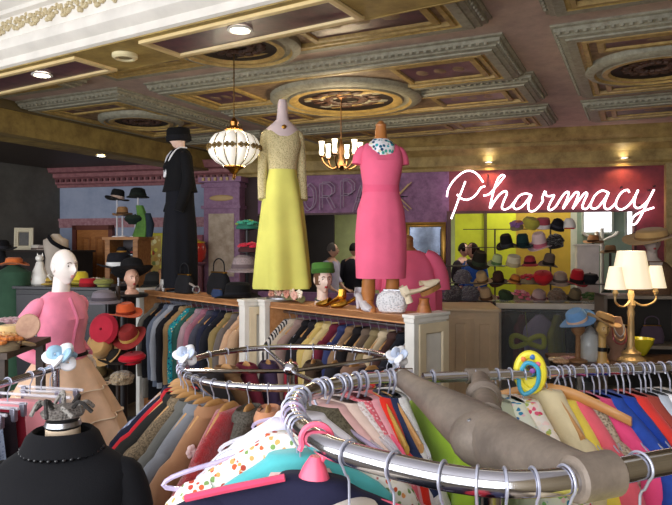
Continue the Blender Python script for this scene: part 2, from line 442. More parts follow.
# partition walls of the back room seen through the openings
def onWd(x, off):                                         # along-wall coordinate of a pixel column on a plane behind the wall
    k = (x-336)/F; d = (9.55+off)/(.966+.259*k)
    return (k*d-2)*.966-(d-9.35)*.259, d
def backpanel(name, x0, x1, off, z0, z1, m, th=.06):
    a, _ = onWd(x0, off); b, _ = onWd(x1, off)
    mb = MB(); mb.bb(a, b, off, off+th, z0, z1); return struct(mb.build(name, m, M=MW))
backpanel('wall_partition_lime', 455, 520, 2.2, 0, 2.85, M_LIME)
backpanel('wall_partition_yellow', 516, 572, 1.6, 0, 2.85, mat('cda93a', .7))
backpanel('wall_partition_dark', 250, 334, 2.4, 0, 2.85, mat('2c2624', .7))
backpanel('wall_partition_grey', 576, 640, 2.3, 0, 2.85, mat('8fa39c', .7))
backpanel('trim_23', 571, 577, 1.5, 0, 2.85, mat('e9ecd6', .6))
backpanel('trim_24', 484, 487, 2.14, 0, 2.85, mat('5a5420', .6))
M_DAY = mat('f4f8ff', .5, 0, 'glow', emit=2.6)
def bwin(name, x0, x1, off, z0, z1):
    a, _ = onWd(x0, off); b, _ = onWd(x1, off)
    t = sempty(name)
    mb = MB(); mb.bb(a, b, off-.02, off-.01, z0, z1); mb.build('pane', M_DAY, t, MW)
    mb = MB()
    for q in ((a-.04, a, z0, z1), (b, b+.04, z0, z1), (a-.04, b+.04, z0-.04, z0), (a-.04, b+.04, z1, z1+.04)):
        mb.bb(q[0], q[1], off-.04, off, q[2], q[3])
    mb.build('window_frame', mat('c8d0d0', .5), t, MW)
_, dd = onWd(600, 2.3)
bwin('window_1', 584, 611, 2.3, PZ(232, dd), PZ(205, dd)); bwin('window_2', 627, 634, 2.3, PZ(238, dd), PZ(205, dd))
# sign panel frames between wall colours
mb = MB(); mb.bb(s2-.03, s2+.03, -.03, 0, 0, 2.2); mb.bb(s2, s3+.05, -.03, 0, 2.16, 2.2); mb.bb(s0, s1, -.03, 0, 2.17, 2.2); mb.bb(s3, s3+.03, -.02, 0, 0, 2.2)
struct(mb.build('trim_25', mat('4c1f28', .5), M=MW))
mb = MB(); a = wallx(664); mb.bb(a, a+.3, -.12, 0, 0, 2.8); struct(mb.build('trim_26', mat('b8a070', .6, 0, 'mottle', '8f7a4a', 8), M=MW))
# pilaster in mauve with a niche panel
a, b = wallx(210), wallx(245)
pil = sempty('trim_27')
mb = MB(); mb.bb(a, b, -.22, 0, 0, 2.72)
for z in (2.28, 2.62): mb.bb(a-.03, b+.03, -.26, 0, z, z+.05)
mb.bb(a-.06, b+.06, -.3, 0, 2.7, 2.78)
mb.build('shaft', mat('a07a9a', .6, 0, 'mottle', '80587a', 12), pil, MW)
mb = MB(); mb.bb(a+.09, b-.09, -.235, -.22, 1.2, 2.2); mb.build('niche_panel', mat('c9b8a4', .6, 0, 'mottle', 'a08a74', 6), pil, MW)
mb = MB()
for k in range(6): mb.bb(a+.02+k*(b-a)/6, a+.06+k*(b-a)/6, -.33, -.3, 2.72, 2.77)
for q in ((a+.1, b-.1, 2.4, 2.5),): mb.ball(((q[0]+q[1])/2, -.23, 2.45), ((q[1]-q[0])/2, .02, .05))
mb.build('relief', mat('c8a878', .6), pil, MW)
# orange wood door in the blue wall
a, b = wallx(79), wallx(111)
dr = sempty('door_1'); z1 = PZ(230, 11)
mb = MB(); mb.bb(a, b, -.05, 0, 0, z1); mb.build('door_leaf', mat('b8763a', .45, 0, 'wood', '9a5c28'), dr, MW)
mb = MB()
for q in ((a-.08, a, 0, z1+.08), (b, b+.08, 0, z1+.08), (a-.08, b+.08, z1, z1+.08)): mb.bb(q[0], q[1], -.08, 0, q[2], q[3])
mb.build('door_frame', mat('6a3226', .5), dr, MW)
mb = MB()
for q in ((a+.1, (a+b)/2-.05), ((a+b)/2+.05, b-.1)):
    rectframe(mb, q[0], q[1], .95, z1-.12, [(0, 0), (.0, .012), (.03, .012), (.04, 0)], [0]*3, M=Matrix(((1, 0, 0, 0), (0, 0, -1, -.05), (0, 1, 0, 0), (0, 0, 0, 1))))
mb.build('door_panel', mat('a8682f', .45, 0, 'wood', '8a5024'), dr, MW)
# spotlights along the rear cornice
for px, py, off, zz, lb in ((489, 163, .42, 3.05, 'small warm spotlight under the gold cornice above the letter P of the neon sign'),
                        (622, 160, .42, 3.05, 'small warm spotlight under the gold cornice above the last neon letter')):
    s, _ = onW(px, py)
    p = MW @ V((s, -.155, 2.9))
    downlight(p, lb, 'cornice spotlights', 14, .04, (1, .55, .2), 140)
# lamp above the blue wall in the low alcove, and its glow
p = V((PX(101, 8.48), 8.48, 2.897))
downlight(p, 'small recessed light under the gold beam before the blue wall', DLG, 12, .05, (1, .72, .4), 110)
light('backroom_fill', 'AREA', MW @ V((.9, 1.6, 2.8)), 38, (1, .97, .85), size=1.6)  # unseen area lights added to brighten the back room, no fixture built
light('backroom_fill', 'AREA', MW @ V((-1.6, 1.6, 2.8)), 22, (1, .97, .85), size=1.2)
# daylight through the shop front
for u in (-7.9, -5.25, -2.55, .1):
    p = UV(u, -1.5, 1.85)
    light('window_daylight', 'AREA', p, 105, (.97, .98, 1), (rad(90), 0, A_U), 2.4, 2.5)
w = bpy.data.worlds.new('world'); bpy.context.scene.world = w; w.use_nodes = True
w.node_tree.nodes['Background'].inputs[0].default_value = (.75, .85, 1, 1); w.node_tree.nodes['Background'].inputs[1].default_value = .6
# ---------------------------------------------------------------- camera
cam = bpy.data.cameras.new('camera'); co = bpy.data.objects.new('camera', cam); C.objects.link(co)
co.location = (0, 0, CH); co.rotation_euler = (rad(90), 0, 0); cam.sensor_width = 36; cam.lens = 36*F/672; cam.shift_y = -(252.5-HY)/672
cam.clip_start = .02; cam.clip_end = 60
sc = bpy.context.scene; sc.camera = co
sc.view_settings.view_transform = 'Standard'; sc.view_settings.look = 'None'; sc.view_settings.exposure = 0; sc.view_settings.gamma = 1
# ---------------------------------------------------------------- garments and hangers
def sring(hw, ht, z, n=20, cx=0, cy=0, e=.8, fold=0, k=7, ph=0):
    out = []
    for i in range(n):
        a = 2*PI*i/n; c, s = math.cos(a), math.sin(a)
        f = 1+fold*math.sin(k*a+ph)
        out.append(V((cx+hw*math.copysign(abs(c)**e, c)*(1+fold*.3*math.sin(k*a+ph)), cy+ht*math.copysign(abs(s)**e, s)*f, z)))
    return out
def basis(pos, xdir, roll=0):
    """matrix with local X along xdir (horizontal), Z up"""
    x = V((xdir[0], xdir[1], 0)).normalized(); z = V((0, 0, 1)); y = z.cross(x)
    M = Matrix(((x.x, y.x, z.x, pos[0]), (x.y, y.y, z.y, pos[1]), (x.z, y.z, z.z, pos[2]), (0, 0, 0, 1)))
    return M @ Matrix.Rotation(roll, 4, 'Y')
def garment(name, label, cat, M, m, W=.42, L=.72, sl='long', T=.075, slope=.085, neck=.065, collar=None, flare=1.0, group=None, lapel=None, buttons=None, drop=0, trim=None, bow=0):
    """clothing on a hanger: body, two sleeves, collar ...; origin at the middle of the hanger's shoulder line"""
    t = thing(name, label, cat, M, group)
    ph = random.random()*6; n = 24; T *= .55
    hw = W/2
    mb = MB(); R = []
    R.append(sring(neck*.9, .03, .012-drop, n)); R.append(sring(neck, .036, .002-drop*.7, n))
    for f in (.2, .4, .6, .78, .9, .97, 1.0):
        R.append(sring(neck+(hw-neck)*f, .034+(T*.8-.034)*f*.7, -slope*(f**1.25)-.004-.02*max(0, f-.78)*2, n, e=.8))
    R.append(sring(hw*1.005, T*.78, -slope-.035, n, e=.8)); R.append(sring(hw*.99, T*.8, -slope-.07, n, e=.78, fold=.05, ph=ph))
    z = -slope-.14
    R.append(sring(hw*.93, T*.95, z, n, e=.8, fold=.1, ph=ph))
    for q in range(1, 6):
        f = q/5; zz = z+(-L-z)*f
        R.append(sring(hw*(.92+(flare-.92)*f)+.006*math.sin(ph+q), T*(1+.12*f), zz, n, e=.85, fold=.1+.16*f, k=6, ph=ph+q*.5, cy=.008*math.sin(ph*2+q)))
    mb.loft(R); mb.build('body', m, t, sharp=70)
    if sl != 'none':
        LL = {'long': .56, 'short': .17, 'mid': .36}[sl]
        for s in (-1, 1):
            mb = MB(); rings = []
            path = [(hw-.065, -slope*.68-.034, .03), (hw-.03, -slope*.86-.04, .042), (hw+.0, -slope-.06, .047), (hw+.014, -slope-.1, .05), (hw+.02, -slope-.15, .051)]
            for q in range(1, 5):
                f = q/4; path.append((hw+.02+.022*f-.02*f*f+.005*math.sin(ph+q*2), -slope-.15-(LL-.12)*f, .051-.009*f))
            for i, (x, zz, r) in enumerate(path):
                nx = path[min(i+1, len(path)-1)]; pv = path[max(i-1, 0)]
                d = V((nx[0]-pv[0], 0, nx[1]-pv[1])).normalized(); a = V((d.z, 0, -d.x))
                rings.append([V((s*x, .01*math.sin(i+ph), zz))+V((s*a.x, 0, a.z))*(r*math.cos(2*PI*k/10)*(1+.07*math.sin(i*2.1+k+ph)))+V((0, 1, 0))*(r*.8*math.sin(2*PI*k/10)) for k in range(10)])
            mb.loft(rings); mb.build('sleeve', m, t, sharp=70)
    if collar:
        mb = MB(); cr = []
        for dr, dz in ((-.012, -.012), (-.006, .018), (.0, .023), (.014, .002), (.014, -.014)):
            cr.append(sring(neck+dr, .036+dr, dz-drop, 16))
        mb.loft(cr, cap=(False, False)); mb.build('collar', collar, t, sharp=60, label=None)
    if lapel:
        for s in (-1, 1):
            mb = MB()
            po = [(s*.012, -.33), (s*.05, -.06), (s*.075, -.005), (s*.1, -.1), (s*.085, -.13)]
            mb.prism(po, -T*1.06-.006, -T*.6); mb.build('lapel', lapel, t)
    if trim:
        mb = MB(); mb.tube([p+V((0, 0, .002)) for p in sring(neck*.98, .035, .012-drop, 20)], .006, 6, closed=True); mb.build('neck_trim', trim, t)
    if buttons:
        for q in range(4):
            mb = MB(); mb.ball((0, -T*1.12, -.3-q*.1), (.011, .006, .011), 8, 6); mb.build('button', buttons, t)
    return t
WIREH = mat('b4b6c6', .3, .45); DKWIRE = mat('5c5a72', .35, .8)
PINEW = mat('c99a62', .45, 0, 'wood', 'b07f48')
CLEARP = mat('e4e2ea', .1, 0, 'clear', scale=.5)
def hanger(kind, label, M, rr=.013, hl=.085, w=.4, slope=.075, hookm=None, armm=None, group=None, hr=None, parts=True):
    """clothes hanger; origin where its hook sits on the rail"""
    nm = {'wood': 'wooden_hanger', 'wire': 'wire_hanger', 'plastic': 'plastic_hanger', 'clip': 'clip_hanger'}[kind]
    t = thing(nm, label, 'hanger', M, group)
    wr = hr or (.0022 if kind != 'plastic' else .0035)
    R = rr+wr
    pts = [V((R*math.cos(rad(a)), 0, R*math.sin(rad(a)))) for a in range(205, -71, -23)]
    pts = [V((-R*1.02, 0, -R*.75))]+pts+[V((R*.35, 0, -R-.010)), V((0, 0, -R-.022)), V((0, 0, -hl))]
    hm = hookm or WIREH; am = armm or PINEW
    mb = MB(); mb.tube(catmull(pts, 2), wr, 6); mb.build('hook', hm, t)
    hw = w/2
    mb = MB()
    if kind == 'wood':
        for s in (-1, 1):
            pp = [V((0, 0, -hl)), V((s*hw*.25, 0, -hl-.004)), V((s*hw*.55, 0, -hl-slope*.4)), V((s*hw*.98, 0, -hl-slope))]
            pp = catmull(pp, 4); rings = []
            for i, p in enumerate(pp):
                f = i/(len(pp)-1); a, b = .019-.006*f, .008-.001*f
                rings.append([p+V((0, b*math.cos(2*PI*k/8), a*math.sin(2*PI*k/8))) for k in range(8)])
            mb2 = MB(); mb2.loft(rings); mb2.build('arm', am, t)
    elif kind in ('wire', 'plastic'):
        r = .0022 if kind == 'wire' else .0052
        pts = catmull([V((0, 0, -hl+.004)), V((hw*.5, 0, -hl-slope*.45)), V((hw, 0, -hl-slope)), V((hw*.96, 0, -hl-slope-.025)), V((0, 0, -hl-slope-.028)), V((-hw*.96, 0, -hl-slope-.025)), V((-hw, 0, -hl-slope)), V((-hw*.5, 0, -hl-slope*.45))], 4, True)
        mb.tube(pts, r, 6, closed=True); mb.build('frame', am, t)
    else:
        mb.tube([V((-hw, 0, -hl)), V((hw, 0, -hl))], .006, 8); mb.build('bar', am, t)
        for s in (-1, 1):
            m2 = MB(); m2.box((s*hw*.8, 0, -hl-.022), (.022, .02, .05)); m2.build('clip', mat('8f8c9a', .3, .6), t, bevel=.004)
    return t
def rail_dir(t):
    x = V((t[1], -t[0], 0)); return x.normalized()
def hang(pos, tan, hk, g, rr=.013, hl=.085, jit=.06, roll=0, hmat=None, amat=None, flip=False, hgroup=None, hw=None, hslope=.075, hr=None, hlabel=None, gd=.004):
    """hanger on a rail at pos (rail direction tan) with garment g = dict for garment()"""
    x = rail_dir(tan)*(-1 if flip else 1)
    M = basis(pos, x) @ RZ(random.uniform(-jit, jit)) @ Matrix.Rotation(roll, 4, 'Y')
    wd = (hw or ((g or {}).get('W', .42)-.03))
    if hk: hanger(hk, hlabel, M, rr, hl, wd, hslope, hmat, amat, hgroup, hr)
    if g is not None:
        g = dict(g); g['M'] = M @ TR((0, 0, -hl+gd)); return garment(**g)
# ---------------------------------------------------------------- heads, mannequins, people
def head_pt(d, sc=1.0):
    """point of a head surface in direction d (face towards -y), head centre at origin, about 0.23 tall"""
    x, y, z = d
    p = V((x*.074, y*.094, z*.115))
    if z < 0:
        t = -z
        p.x *= 1-.34*t**1.6
        if y > 0: p.y *= 1-.62*t**1.2
        else: p.y *= 1+.03*t
    if y < -.1:
        fx, fz = x, z
        g = lambda cx, cz, sx, sz: math.exp(-((fx-cx)/sx)**2-((fz-cz)/sz)**2)
        p.y -= .024*g(0, -.2, .13, .13)+.014*g(0, .02, .1, .2)          # nose
        p.y += .012*g(.36, .07, .2, .13)+.012*g(-.36, .07, .2, .13)       # eye sockets
        p.y -= .009*g(0, -.5, .24, .1)                                     # mouth
        p.y += .006*g(0, -.67, .3, .06); p.y -= .012*g(0, -.88, .3, .14)   # chin
        p.y -= .006*g(.4, .25, .3, .1)+.006*g(-.4, .25, .3, .1)            # brows
    return p*sc
def head(mb, M, sc=1.0, mi=0, n=28, m=22):
    vs = [head_pt((0, 0, -1), sc)]; fs = []
    for i in range(1, m):
        a = -PI/2+PI*i/m
        for k in range(n):
            b = 2*PI*k/n
            vs.append(head_pt((math.cos(a)*math.cos(b), math.cos(a)*math.sin(b), math.sin(a)), sc))
    vs.append(head_pt((0, 0, 1), sc)); top = len(vs)-1
    for k in range(n):
        fs.append((0, 1+(k+1) % n, 1+k)); fs.append((top, 1+(m-2)*n+k, 1+(m-2)*n+(k+1) % n))
        for i in range(m-2): fs.append((1+i*n+k, 1+i*n+(k+1) % n, 1+(i+1)*n+(k+1) % n, 1+(i+1)*n+k))
    mb.add(vs, fs, mi, M)
    for s in (-1, 1): mb.ball((s*.073*sc, .006*sc, -.002), (.009*sc, .019*sc, .03*sc), 8, 6, mi, M)
def dirn(x, z): return (x, -math.sqrt(max(0, 1-x*x-z*z)), z)
def face(parent, M, sc, lips='a83a3c', eye='3a2c28', brow='5a4034', lid=None):
    for s in (-1, 1):
        p = head_pt(dirn(s*.36, .07), sc)
        mb = MB(); mb.ball(p+V((0, .004*sc, 0)), (.0135*sc, .009*sc, .0065*sc), 10, 6); eo = mb.build('eye', mat('f0ece6', .3), parent, M)
        mb = MB(); mb.ball(p+V((0, -.003*sc, 0)), (.0062*sc, .004*sc, .0062*sc), 8, 6); mb.build('iris', mat(eye, .3), eo, M)
        q = [head_pt(dirn(s*x, z), sc)+V((0, -.002, 0)) for x, z in ((.2, .22), (.35, .27), (.52, .22))]
        mb = MB(); mb.tube(catmull(q, 3), .0032*sc, 6); mb.build('eyebrow', mat(brow, .7), parent, M)
    mb = MB()
    for dz, r in ((-.47, .0062), (-.535, .0072)):
        q = [head_pt(dirn(x, dz+.02*abs(x)), sc)+V((0, .001, 0)) for x in (-.2, -.1, 0, .1, .2)]
        mb.tube(catmull(q, 3), [r*sc*(.35+.65*math.sin(PI*(i+.5)/13)) for i in range(13)], 6)
    mb.build('lips', mat(lips, .4), parent, M)
def body_rings(prof, n=28, fold=None, e=.92):
    """prof rows: z, half width, half depth, cx, cy, fold amplitude"""
    out = []
    for row in prof:
        z, hw, hd = row[:3]; cx = row[3] if len(row) > 3 else 0; cy = row[4] if len(row) > 4 else 0
        fo = row[5] if len(row) > 5 else 0
        ring = []
        for i in range(n):
            a = 2*PI*i/n; c, s = math.cos(a), math.sin(a)
            f = 1+fo*math.sin((fold or 9)*a+z*1.5)
            ring.append(V((cx+hw*math.copysign(abs(c)**e, c)*f, cy+hd*math.copysign(abs(s)**e, s)*f, z)))
        out.append(ring)
    return out
def neck_dip(rings, k, dip, wid):
    """lower the front of the last k rings to cut a neckline"""
    for q, r in enumerate(rings[-k:]):
        for p in r:
            if p.y < 0: p.z -= dip*((q+1)/k)*max(0, 1-(abs(p.x)/wid)**1.5)*min(1, -p.y/.05)
    return rings
def limb(mb, pts, rs, n=12, mi=0, M=None, k=4):
    pp = catmull(pts, k); rr = []
    for i in range(len(pp)):
        f = i/k; a = min(int(f), len(rs)-2); rr.append(rs[a]+(rs[a+1]-rs[a])*min(f-a, 1))
    mb.tube(pp, rr, n, mi, M)
def hand(mb, M, sc=1.0, curl=.5, mi=0):
    """left-neutral hand: wrist at origin, fingers towards -z, palm facing -y, thumb on +x"""
    mb.loft(body_rings([(0, .024, .018), (-.03, .032, .016), (-.07, .042, .015), (-.095, .04, .013), (-.102, .034, .009)], 12, e=1), mi=mi, M=M @ SC(sc, sc, sc))
    for i, (x, l) in enumerate(((.03, .062), (.010, .072), (-.010, .067), (-.029, .052))):
        p = [V((x, 0, -.088)), V((x*1.08, -.004-curl*.006, -.096-l*.4)), V((x*1.1, -.012-curl*.022, -.096-l*.72)), V((x*1.1, -.02-curl*.042, -.096-l*.9))]
        mb.tube([q*sc for q in p], [.0095*sc, .0088*sc, .008*sc, .005*sc], 8, mi, M)
    p = [V((.024, 0, -.03)), V((.05, -.008, -.055)), V((.058, -.02, -.085)), V((.052, -.03, -.105))]
    mb.tube([q*sc for q in p], [.013*sc, .0115*sc, .0095*sc, .006*sc], 8, mi, M)
def skin_body(name, joints, edges, radii, m, parent, M, levels=2, root=0):
    me = bpy.data.meshes.new(name); me.from_pydata([tuple(M @ V(j)) for j in joints], edges, [])
    me.materials.append(m)
    o = bpy.data.objects.new(name, me); C.objects.link(o); o.parent = parent
    sk = o.modifiers.new('skin', 'SKIN'); sk.use_smooth_shade = True
    lay = me.skin_vertices[0] if len(me.skin_vertices) else None
    for i, r in enumerate(radii):
        rr = r if isinstance(r, tuple) else (r, r); lay.data[i].radius = rr; lay.data[i].use_root = (i == root)
    ss = o.modifiers.new('subsurf', 'SUBSURF'); ss.levels = levels; ss.render_levels = levels
    return o
# ---------------------------------------------------------------- hats, bags
def hat(kind, label, M, c, r=.12, h=.1, band=None, group=None, c2=None, kind2='fabric', name=None):
    """hat sitting with its brim on the local ground plane"""
    nm = name or {'brim': 'brimmed_hat', 'pillbox': 'pillbox_hat', 'beret': 'beret', 'cloche': 'cloche_hat', 'cap': 'peaked_cap', 'flower': 'flower_trimmed_hat', 'straw': 'straw_hat', 'fur': 'fur_hat'}[kind]
    t = thing(nm, label, 'hat', M, group)
    m = fab(c, kind2, c2)
    ph = random.random()*6
    if kind in ('brim', 'straw'):
        R = r; rc = r*.56
        mb = MB()
        rings = []
        for rr, z in ((rc*.9, .008), (R*.8, .004), (R, .012), (R*1.01, .018), (R*.8, .012), (rc*.9, .016)):
            rings.append([V((rr*math.cos(2*PI*k/24), rr*.95*math.sin(2*PI*k/24), z+(rr/R)**2*.02*math.sin(2*2*PI*k/24+ph))) for k in range(24)])
        mb.loft(rings, loop=True); mb.build('brim', m, t)
        mb = MB(); mb.lathe([(rc*1.02, .006), (rc, h*.5), (rc*.92, h*.85), (rc*.7, h), (rc*.25, h*.97), (0.001, h*.96)], 20, cap=(True, False)); cw_ = mb.build('crown', m, t)
        if band: mb = MB(); mb.lathe([(rc*1.03, .012), (rc*1.05, .018), (rc*1.035, h*.36), (rc*1.0, h*.37)], 20, cap=(False, False)); mb.build('band', fab(band), cw_)
    elif kind == 'pillbox':
        mb = MB(); mb.lathe([(r*.8, 0), (r*.84, .01), (r*.8, h*.85), (r*.72, h), (.001, h*1.02)], 22, cap=(True, False)); mb.build('crown', m, t)
        if band: mb = MB(); mb.lathe([(r*.845, .004), (r*.87, .008), (r*.86, h*.4), (r*.82, h*.42)], 22, cap=(False, False)); mb.build('band', fab(band), t)
    elif kind == 'beret':
        mb = MB(); mb.lathe([(r*.62, 0), (r*.66, .018), (r*.95, h*.4), (r, h*.62), (r*.8, h*.92), (r*.3, h), (.001, h)], 22, cap=(True, False)); mb.build('crown', m, t)
        mb = MB(); mb.ball((0, 0, h), (.012, .012, .014), 8, 6); mb.build('pompon', fab(band or c), t)
    elif kind == 'cloche':
        mb = MB(); mb.lathe([(r, 0), (r*.98, .012), (r*.72, h*.22), (r*.68, h*.5), (r*.6, h*.82), (r*.35, h*.98), (.001, h)], 22, cap=(True, False)); mb.build('crown', m, t)
        mb = MB(); mb.lathe([(r*.735, h*.22), (r*.75, h*.25), (r*.71, h*.44), (r*.67, h*.45)], 22, cap=(False, False)); mb.build('band', fab(band or '2a2426'), t)
    elif kind == 'fur':
        mb = MB()
        for i in range(70):
            a = random.random()*2*PI; b = random.uniform(.1, 1.4)
            mb.ball((r*.75*math.cos(a)*math.cos(b*.9), r*.75*math.sin(a)*math.cos(b*.9), h*.15+h*.75*math.sin(b)), (.025, .025, .02), 6, 4)
        mb.lathe([(r*.7, 0), (r*.74, h*.4), (r*.5, h*.85), (.001, h*.9)], 16, cap=(True, False)); mb.build('crown', fab(c, 'fuzzy', c2), t)
    elif kind == 'flower':
        mb = MB(); mb.lathe([(r*.8, 0), (r*.82, .02), (r*.6, h*.5), (.001, h*.6)], 18, cap=(True, False)); mb.build('crown', fab(c2 or '8a7a60'), t)
        for i in range(12):
            a = i*2.4; q = r*.8*math.sqrt((i+.5)/12); z = h*.62*(1-(q/r)**2*.8)+.012
            mb = MB()
            for k in range(6):
                b = 2*PI*k/6+i
                mb.ball((q*math.cos(a)+.018*math.cos(b), q*math.sin(a)+.018*math.sin(b), z), (.019, .019, .012), 6, 4)
            mb.ball((q*math.cos(a), q*math.sin(a), z+.01), (.009, .009, .008), 6, 4); mb.build('flower', fab(c if i % 3 else (band or c)), t)
    elif kind == 'cap':
        mb = MB(); mb.lathe([(r*.75, 0), (r*.78, .03), (r*.7, h*.6), (r*.4, h*.95), (.001, h)], 20, cap=(True, False)); mb.build('crown', m, t)
        mb = MB(); mb.prism([(-r*.6, .004), (r*.6, .004), (r*.6, .016), (-r*.6, .016)], -r*1.35, -r*.6); mb.build('peak', fab(band or c), t, bevel=.01)
    return t
def bag(label, M, c, w=.22, h=.15, d=.08, kind2='fabric', c2=None, hm=None, group=None, handle=True):
    t = thing('handbag', label, 'handbag', M, group)
    mb = MB(); mb.loft(body_rings([(0, w*.42, d*.42), (.01, w*.48, d*.5), (h*.4, w*.5, d*.5), (h*.8, w*.44, d*.36), (h, w*.36, d*.16)], 20, e=.7)); mb.build('body', fab(c, kind2, c2), t)
    mb = MB(); mb.bb(-w*.37, w*.37, -d*.14, d*.14, h*.97, h*1.05); mb.build('clasp_frame', hm or GOLD, t, bevel=.004)
    if handle:
        mb = MB(); mb.tube(catmull([(-w*.3, 0, h), (-w*.26, 0, h+w*.3), (0, 0, h+w*.42), (w*.26, 0, h+w*.3), (w*.3, 0, h)], 5), .006, 6); mb.build('handle', hm or fab(c, kind2, c2), t)
    return t
# ================================================================ foreground chrome rack with the cast spider
random.seed(21)
ZA = 1.34; RA = .021
def onA(x, y): d = .36*F/(y-HY); return V((PX(x, d), d, ZA))
pa = [onA(*q) for q in ((401, 378), (364, 381), (336, 385.5), (309, 392.5), (295, 402), (293, 415), (302, 429), (327, 446), (353, 455), (394, 466), (450, 478), (505, 484), (560, 482), (600, 475), (640, 467), (690, 458), (760, 449))]
pathA = catmull(pa, 8)
rackA = thing('clothing_rack', 'chrome loop rack with grey cast arms in the near foreground at right', 'clothing rack', TR((.32, 1.36, 0)))
IA = TR((-.32, -1.36, 0))
mb = MB(); mb.tube(pathA, RA, 16); mb.build('loop_rail', CHROME, rackA, IA)
b0, b1 = V((.235, 1.72, ZA)), V((1.25, 1.92, ZA))
mb = MB(); mb.tube([b0, b1], .0145, 14); mb.build('straight_rail', CHROME, rackA, IA)
M_CAST = mat('8a7d70', .55, .15, 'mottle', '685d54', 9)
hub = V((.318, 1.33, ZA-.045))
mb = MB()
def arm(p, q, r0, r1, k=10, bulge=0):
    pts = []; rs = []
    for i in range(k+1):
        f = i/k; e = f*f*(3-2*f)
        pts.append(p.lerp(q, f)+V((0, 0, bulge*math.sin(PI*f)))); rs.append(r0+(r1-r0)*e)
    mb.tube(pts, rs, 16, flat=1.0)
arm(hub, onA(403, 378)+V((.0, -.01, 0)), .062, .027); arm(hub, onA(592, 477)+V((-.005, 0, 0)), .06, .034); arm(hub+V((.012, .05, .03)), V((.388, 1.715, ZA-.003)), .034, .024)
mb.ball(hub, (.08, .075, .062), 20, 12)
mb.build('cast_arms', M_CAST, rackA, IA)
mb = MB()
c1 = onA(594, 476); t1 = (onA(600, 475)-onA(560, 482)).normalized()
mb.tube([c1-t1*.045, c1-t1*.04, c1+t1*.035, c1+t1*.042], [.031, .036, .036, .03], 20); mb.build('collar', M_CAST, rackA, IA)
c2 = V((.388, 1.752, ZA)); 
mb = MB(); mb.tube([c2+V((-.03, -.005, 0)), c2+V((.03, .005, 0))], .021, 16)
mb.build('bar_clamp', M_CAST, rackA, IA)
q0 = hub+V((.012, .05, .03)); q1 = V((.388, 1.715, ZA-.003))
mb = MB(); mb.tube([q0.lerp(q1, f) for f in (.42, .45, .53, .56)], [.034, .043, .043, .033], 18); mb.build('collar', M_CAST, rackA, IA)
mb = MB(); e = onA(405, 378); mb.tube([e+V((-.02, 0, 0)), e+V((.02, .002, 0))], .027, 16); mb.build('elbow_fitting', CHROME, rackA, IA)
mb = MB(); mb.tube([hub, V((hub.x, hub.y, .03))], .028, 14); mb.build('post', CHROME, rackA, IA)
mb = MB(); mb.lathe([(.24, 0), (.24, .012), (.12, .03), (.04, .05)], 28); mb.build('base', M_CAST, rackA, TR((hub.x-.32, hub.y-1.36, 0)))
for q in range(4):
    mb = MB(); a = q*PI/2+.5; mb.ball(hub+V((.05*math.cos(a), .05*math.sin(a), .045)), (.006, .006, .004), 8, 5); mb.build('screw', STEEL, rackA, IA)
WD = dict(hr=.0022)
def tanA(x, y):
    p = onA(x, y); i = min(range(len(pathA)), key=lambda k: (pathA[k]-p).length)
    i = max(1, min(i, len(pathA)-2)); return (pathA[i+1]-pathA[i-1]).normalized(), pathA[i]
LIL = mat('cdbfe0', .12, 0, 'clear', scale=.62)
def onLoop(x, y, hk, g, **k):
    t, p = tanA(x, y); return hang(p, t, hk, g, rr=RA+.001, **k)
def G(name, cat, label, c, kind='fabric', c2=None, sc=None, **k):
    return dict(name=name, cat=cat, label=label, m=fab(c, kind, c2, sc), **k)
FG = 'clothes around the left end of the near loop rail'
onLoop(318, 389, 'plastic', G('sheer_blouse', 'blouse', 'olive grey see-through blouse behind the white blouse on the near loop rail', '77705c', 'tweed', '4c463a', W=.4, L=.6, T=.06, slope=.1), hl=.055, hw=.46, hslope=.07, amat=LIL, hlabel='clear lilac hanger with a curled end holding the olive grey blouse')
onLoop(303, 396.5, 'plastic', G('white_blouse', 'blouse', 'white long-sleeved blouse at the left bend of the near loop rail', 'f0ecf2', W=.42, L=.62, T=.07, slope=.1), hl=.055, amat=CLEARP, hlabel='clear hanger inside the white blouse at the left bend of the loop rail')
onLoop(296, 401, 'wire', G('lilac_blouse', 'blouse', 'pale lilac blouse squeezed between the white blouse and the light blue top', 'd9d2e6', W=.4, L=.6, T=.06, slope=.1), hl=.06, amat=WIREH, hlabel='wire hanger of the pale lilac blouse at the left bend', **WD)
onLoop(293, 408, 'wire', G('light_blue_top', 'top', 'sky blue top peeking out above the floral blouse', '55b6dc', W=.37, L=.55, T=.05, sl='short', slope=.1), hl=.075, amat=WIREH, hlabel='wire hanger of the sky blue top at the left bend', **WD)
onLoop(293, 415, 'plastic', G('floral_blouse', 'blouse', 'white blouse with small orange and green flowers at the bottom of the picture', 'f4efe6', 'floral', 'orange', 75, W=.45, L=.6, T=.075, sl='short', slope=.085), hl=.055, hw=.5, hslope=.065, amat=LIL, hmat=LIL, hlabel='lilac clear hanger with a scrolled end in the floral blouse')
onLoop(297, 423, 'wire', G('turquoise_top', 'top', 'turquoise sleeveless top in front of the floral blouse', '5cc4c8', W=.4, L=.55, T=.07, sl='none', slope=.075), hl=.075, amat=WIREH, hlabel='wire hanger of the turquoise top on the near loop rail', **WD)
onLoop(301, 428, 'wire', G('blush_top', 'top', 'pale pink sleeveless top between the turquoise top and the navy jacket', 'edc2bc', W=.3, L=.5, T=.05, sl='none', slope=.07), hl=.1, amat=WIREH, hlabel='wire hanger of the pale pink top on the near loop rail', **WD)
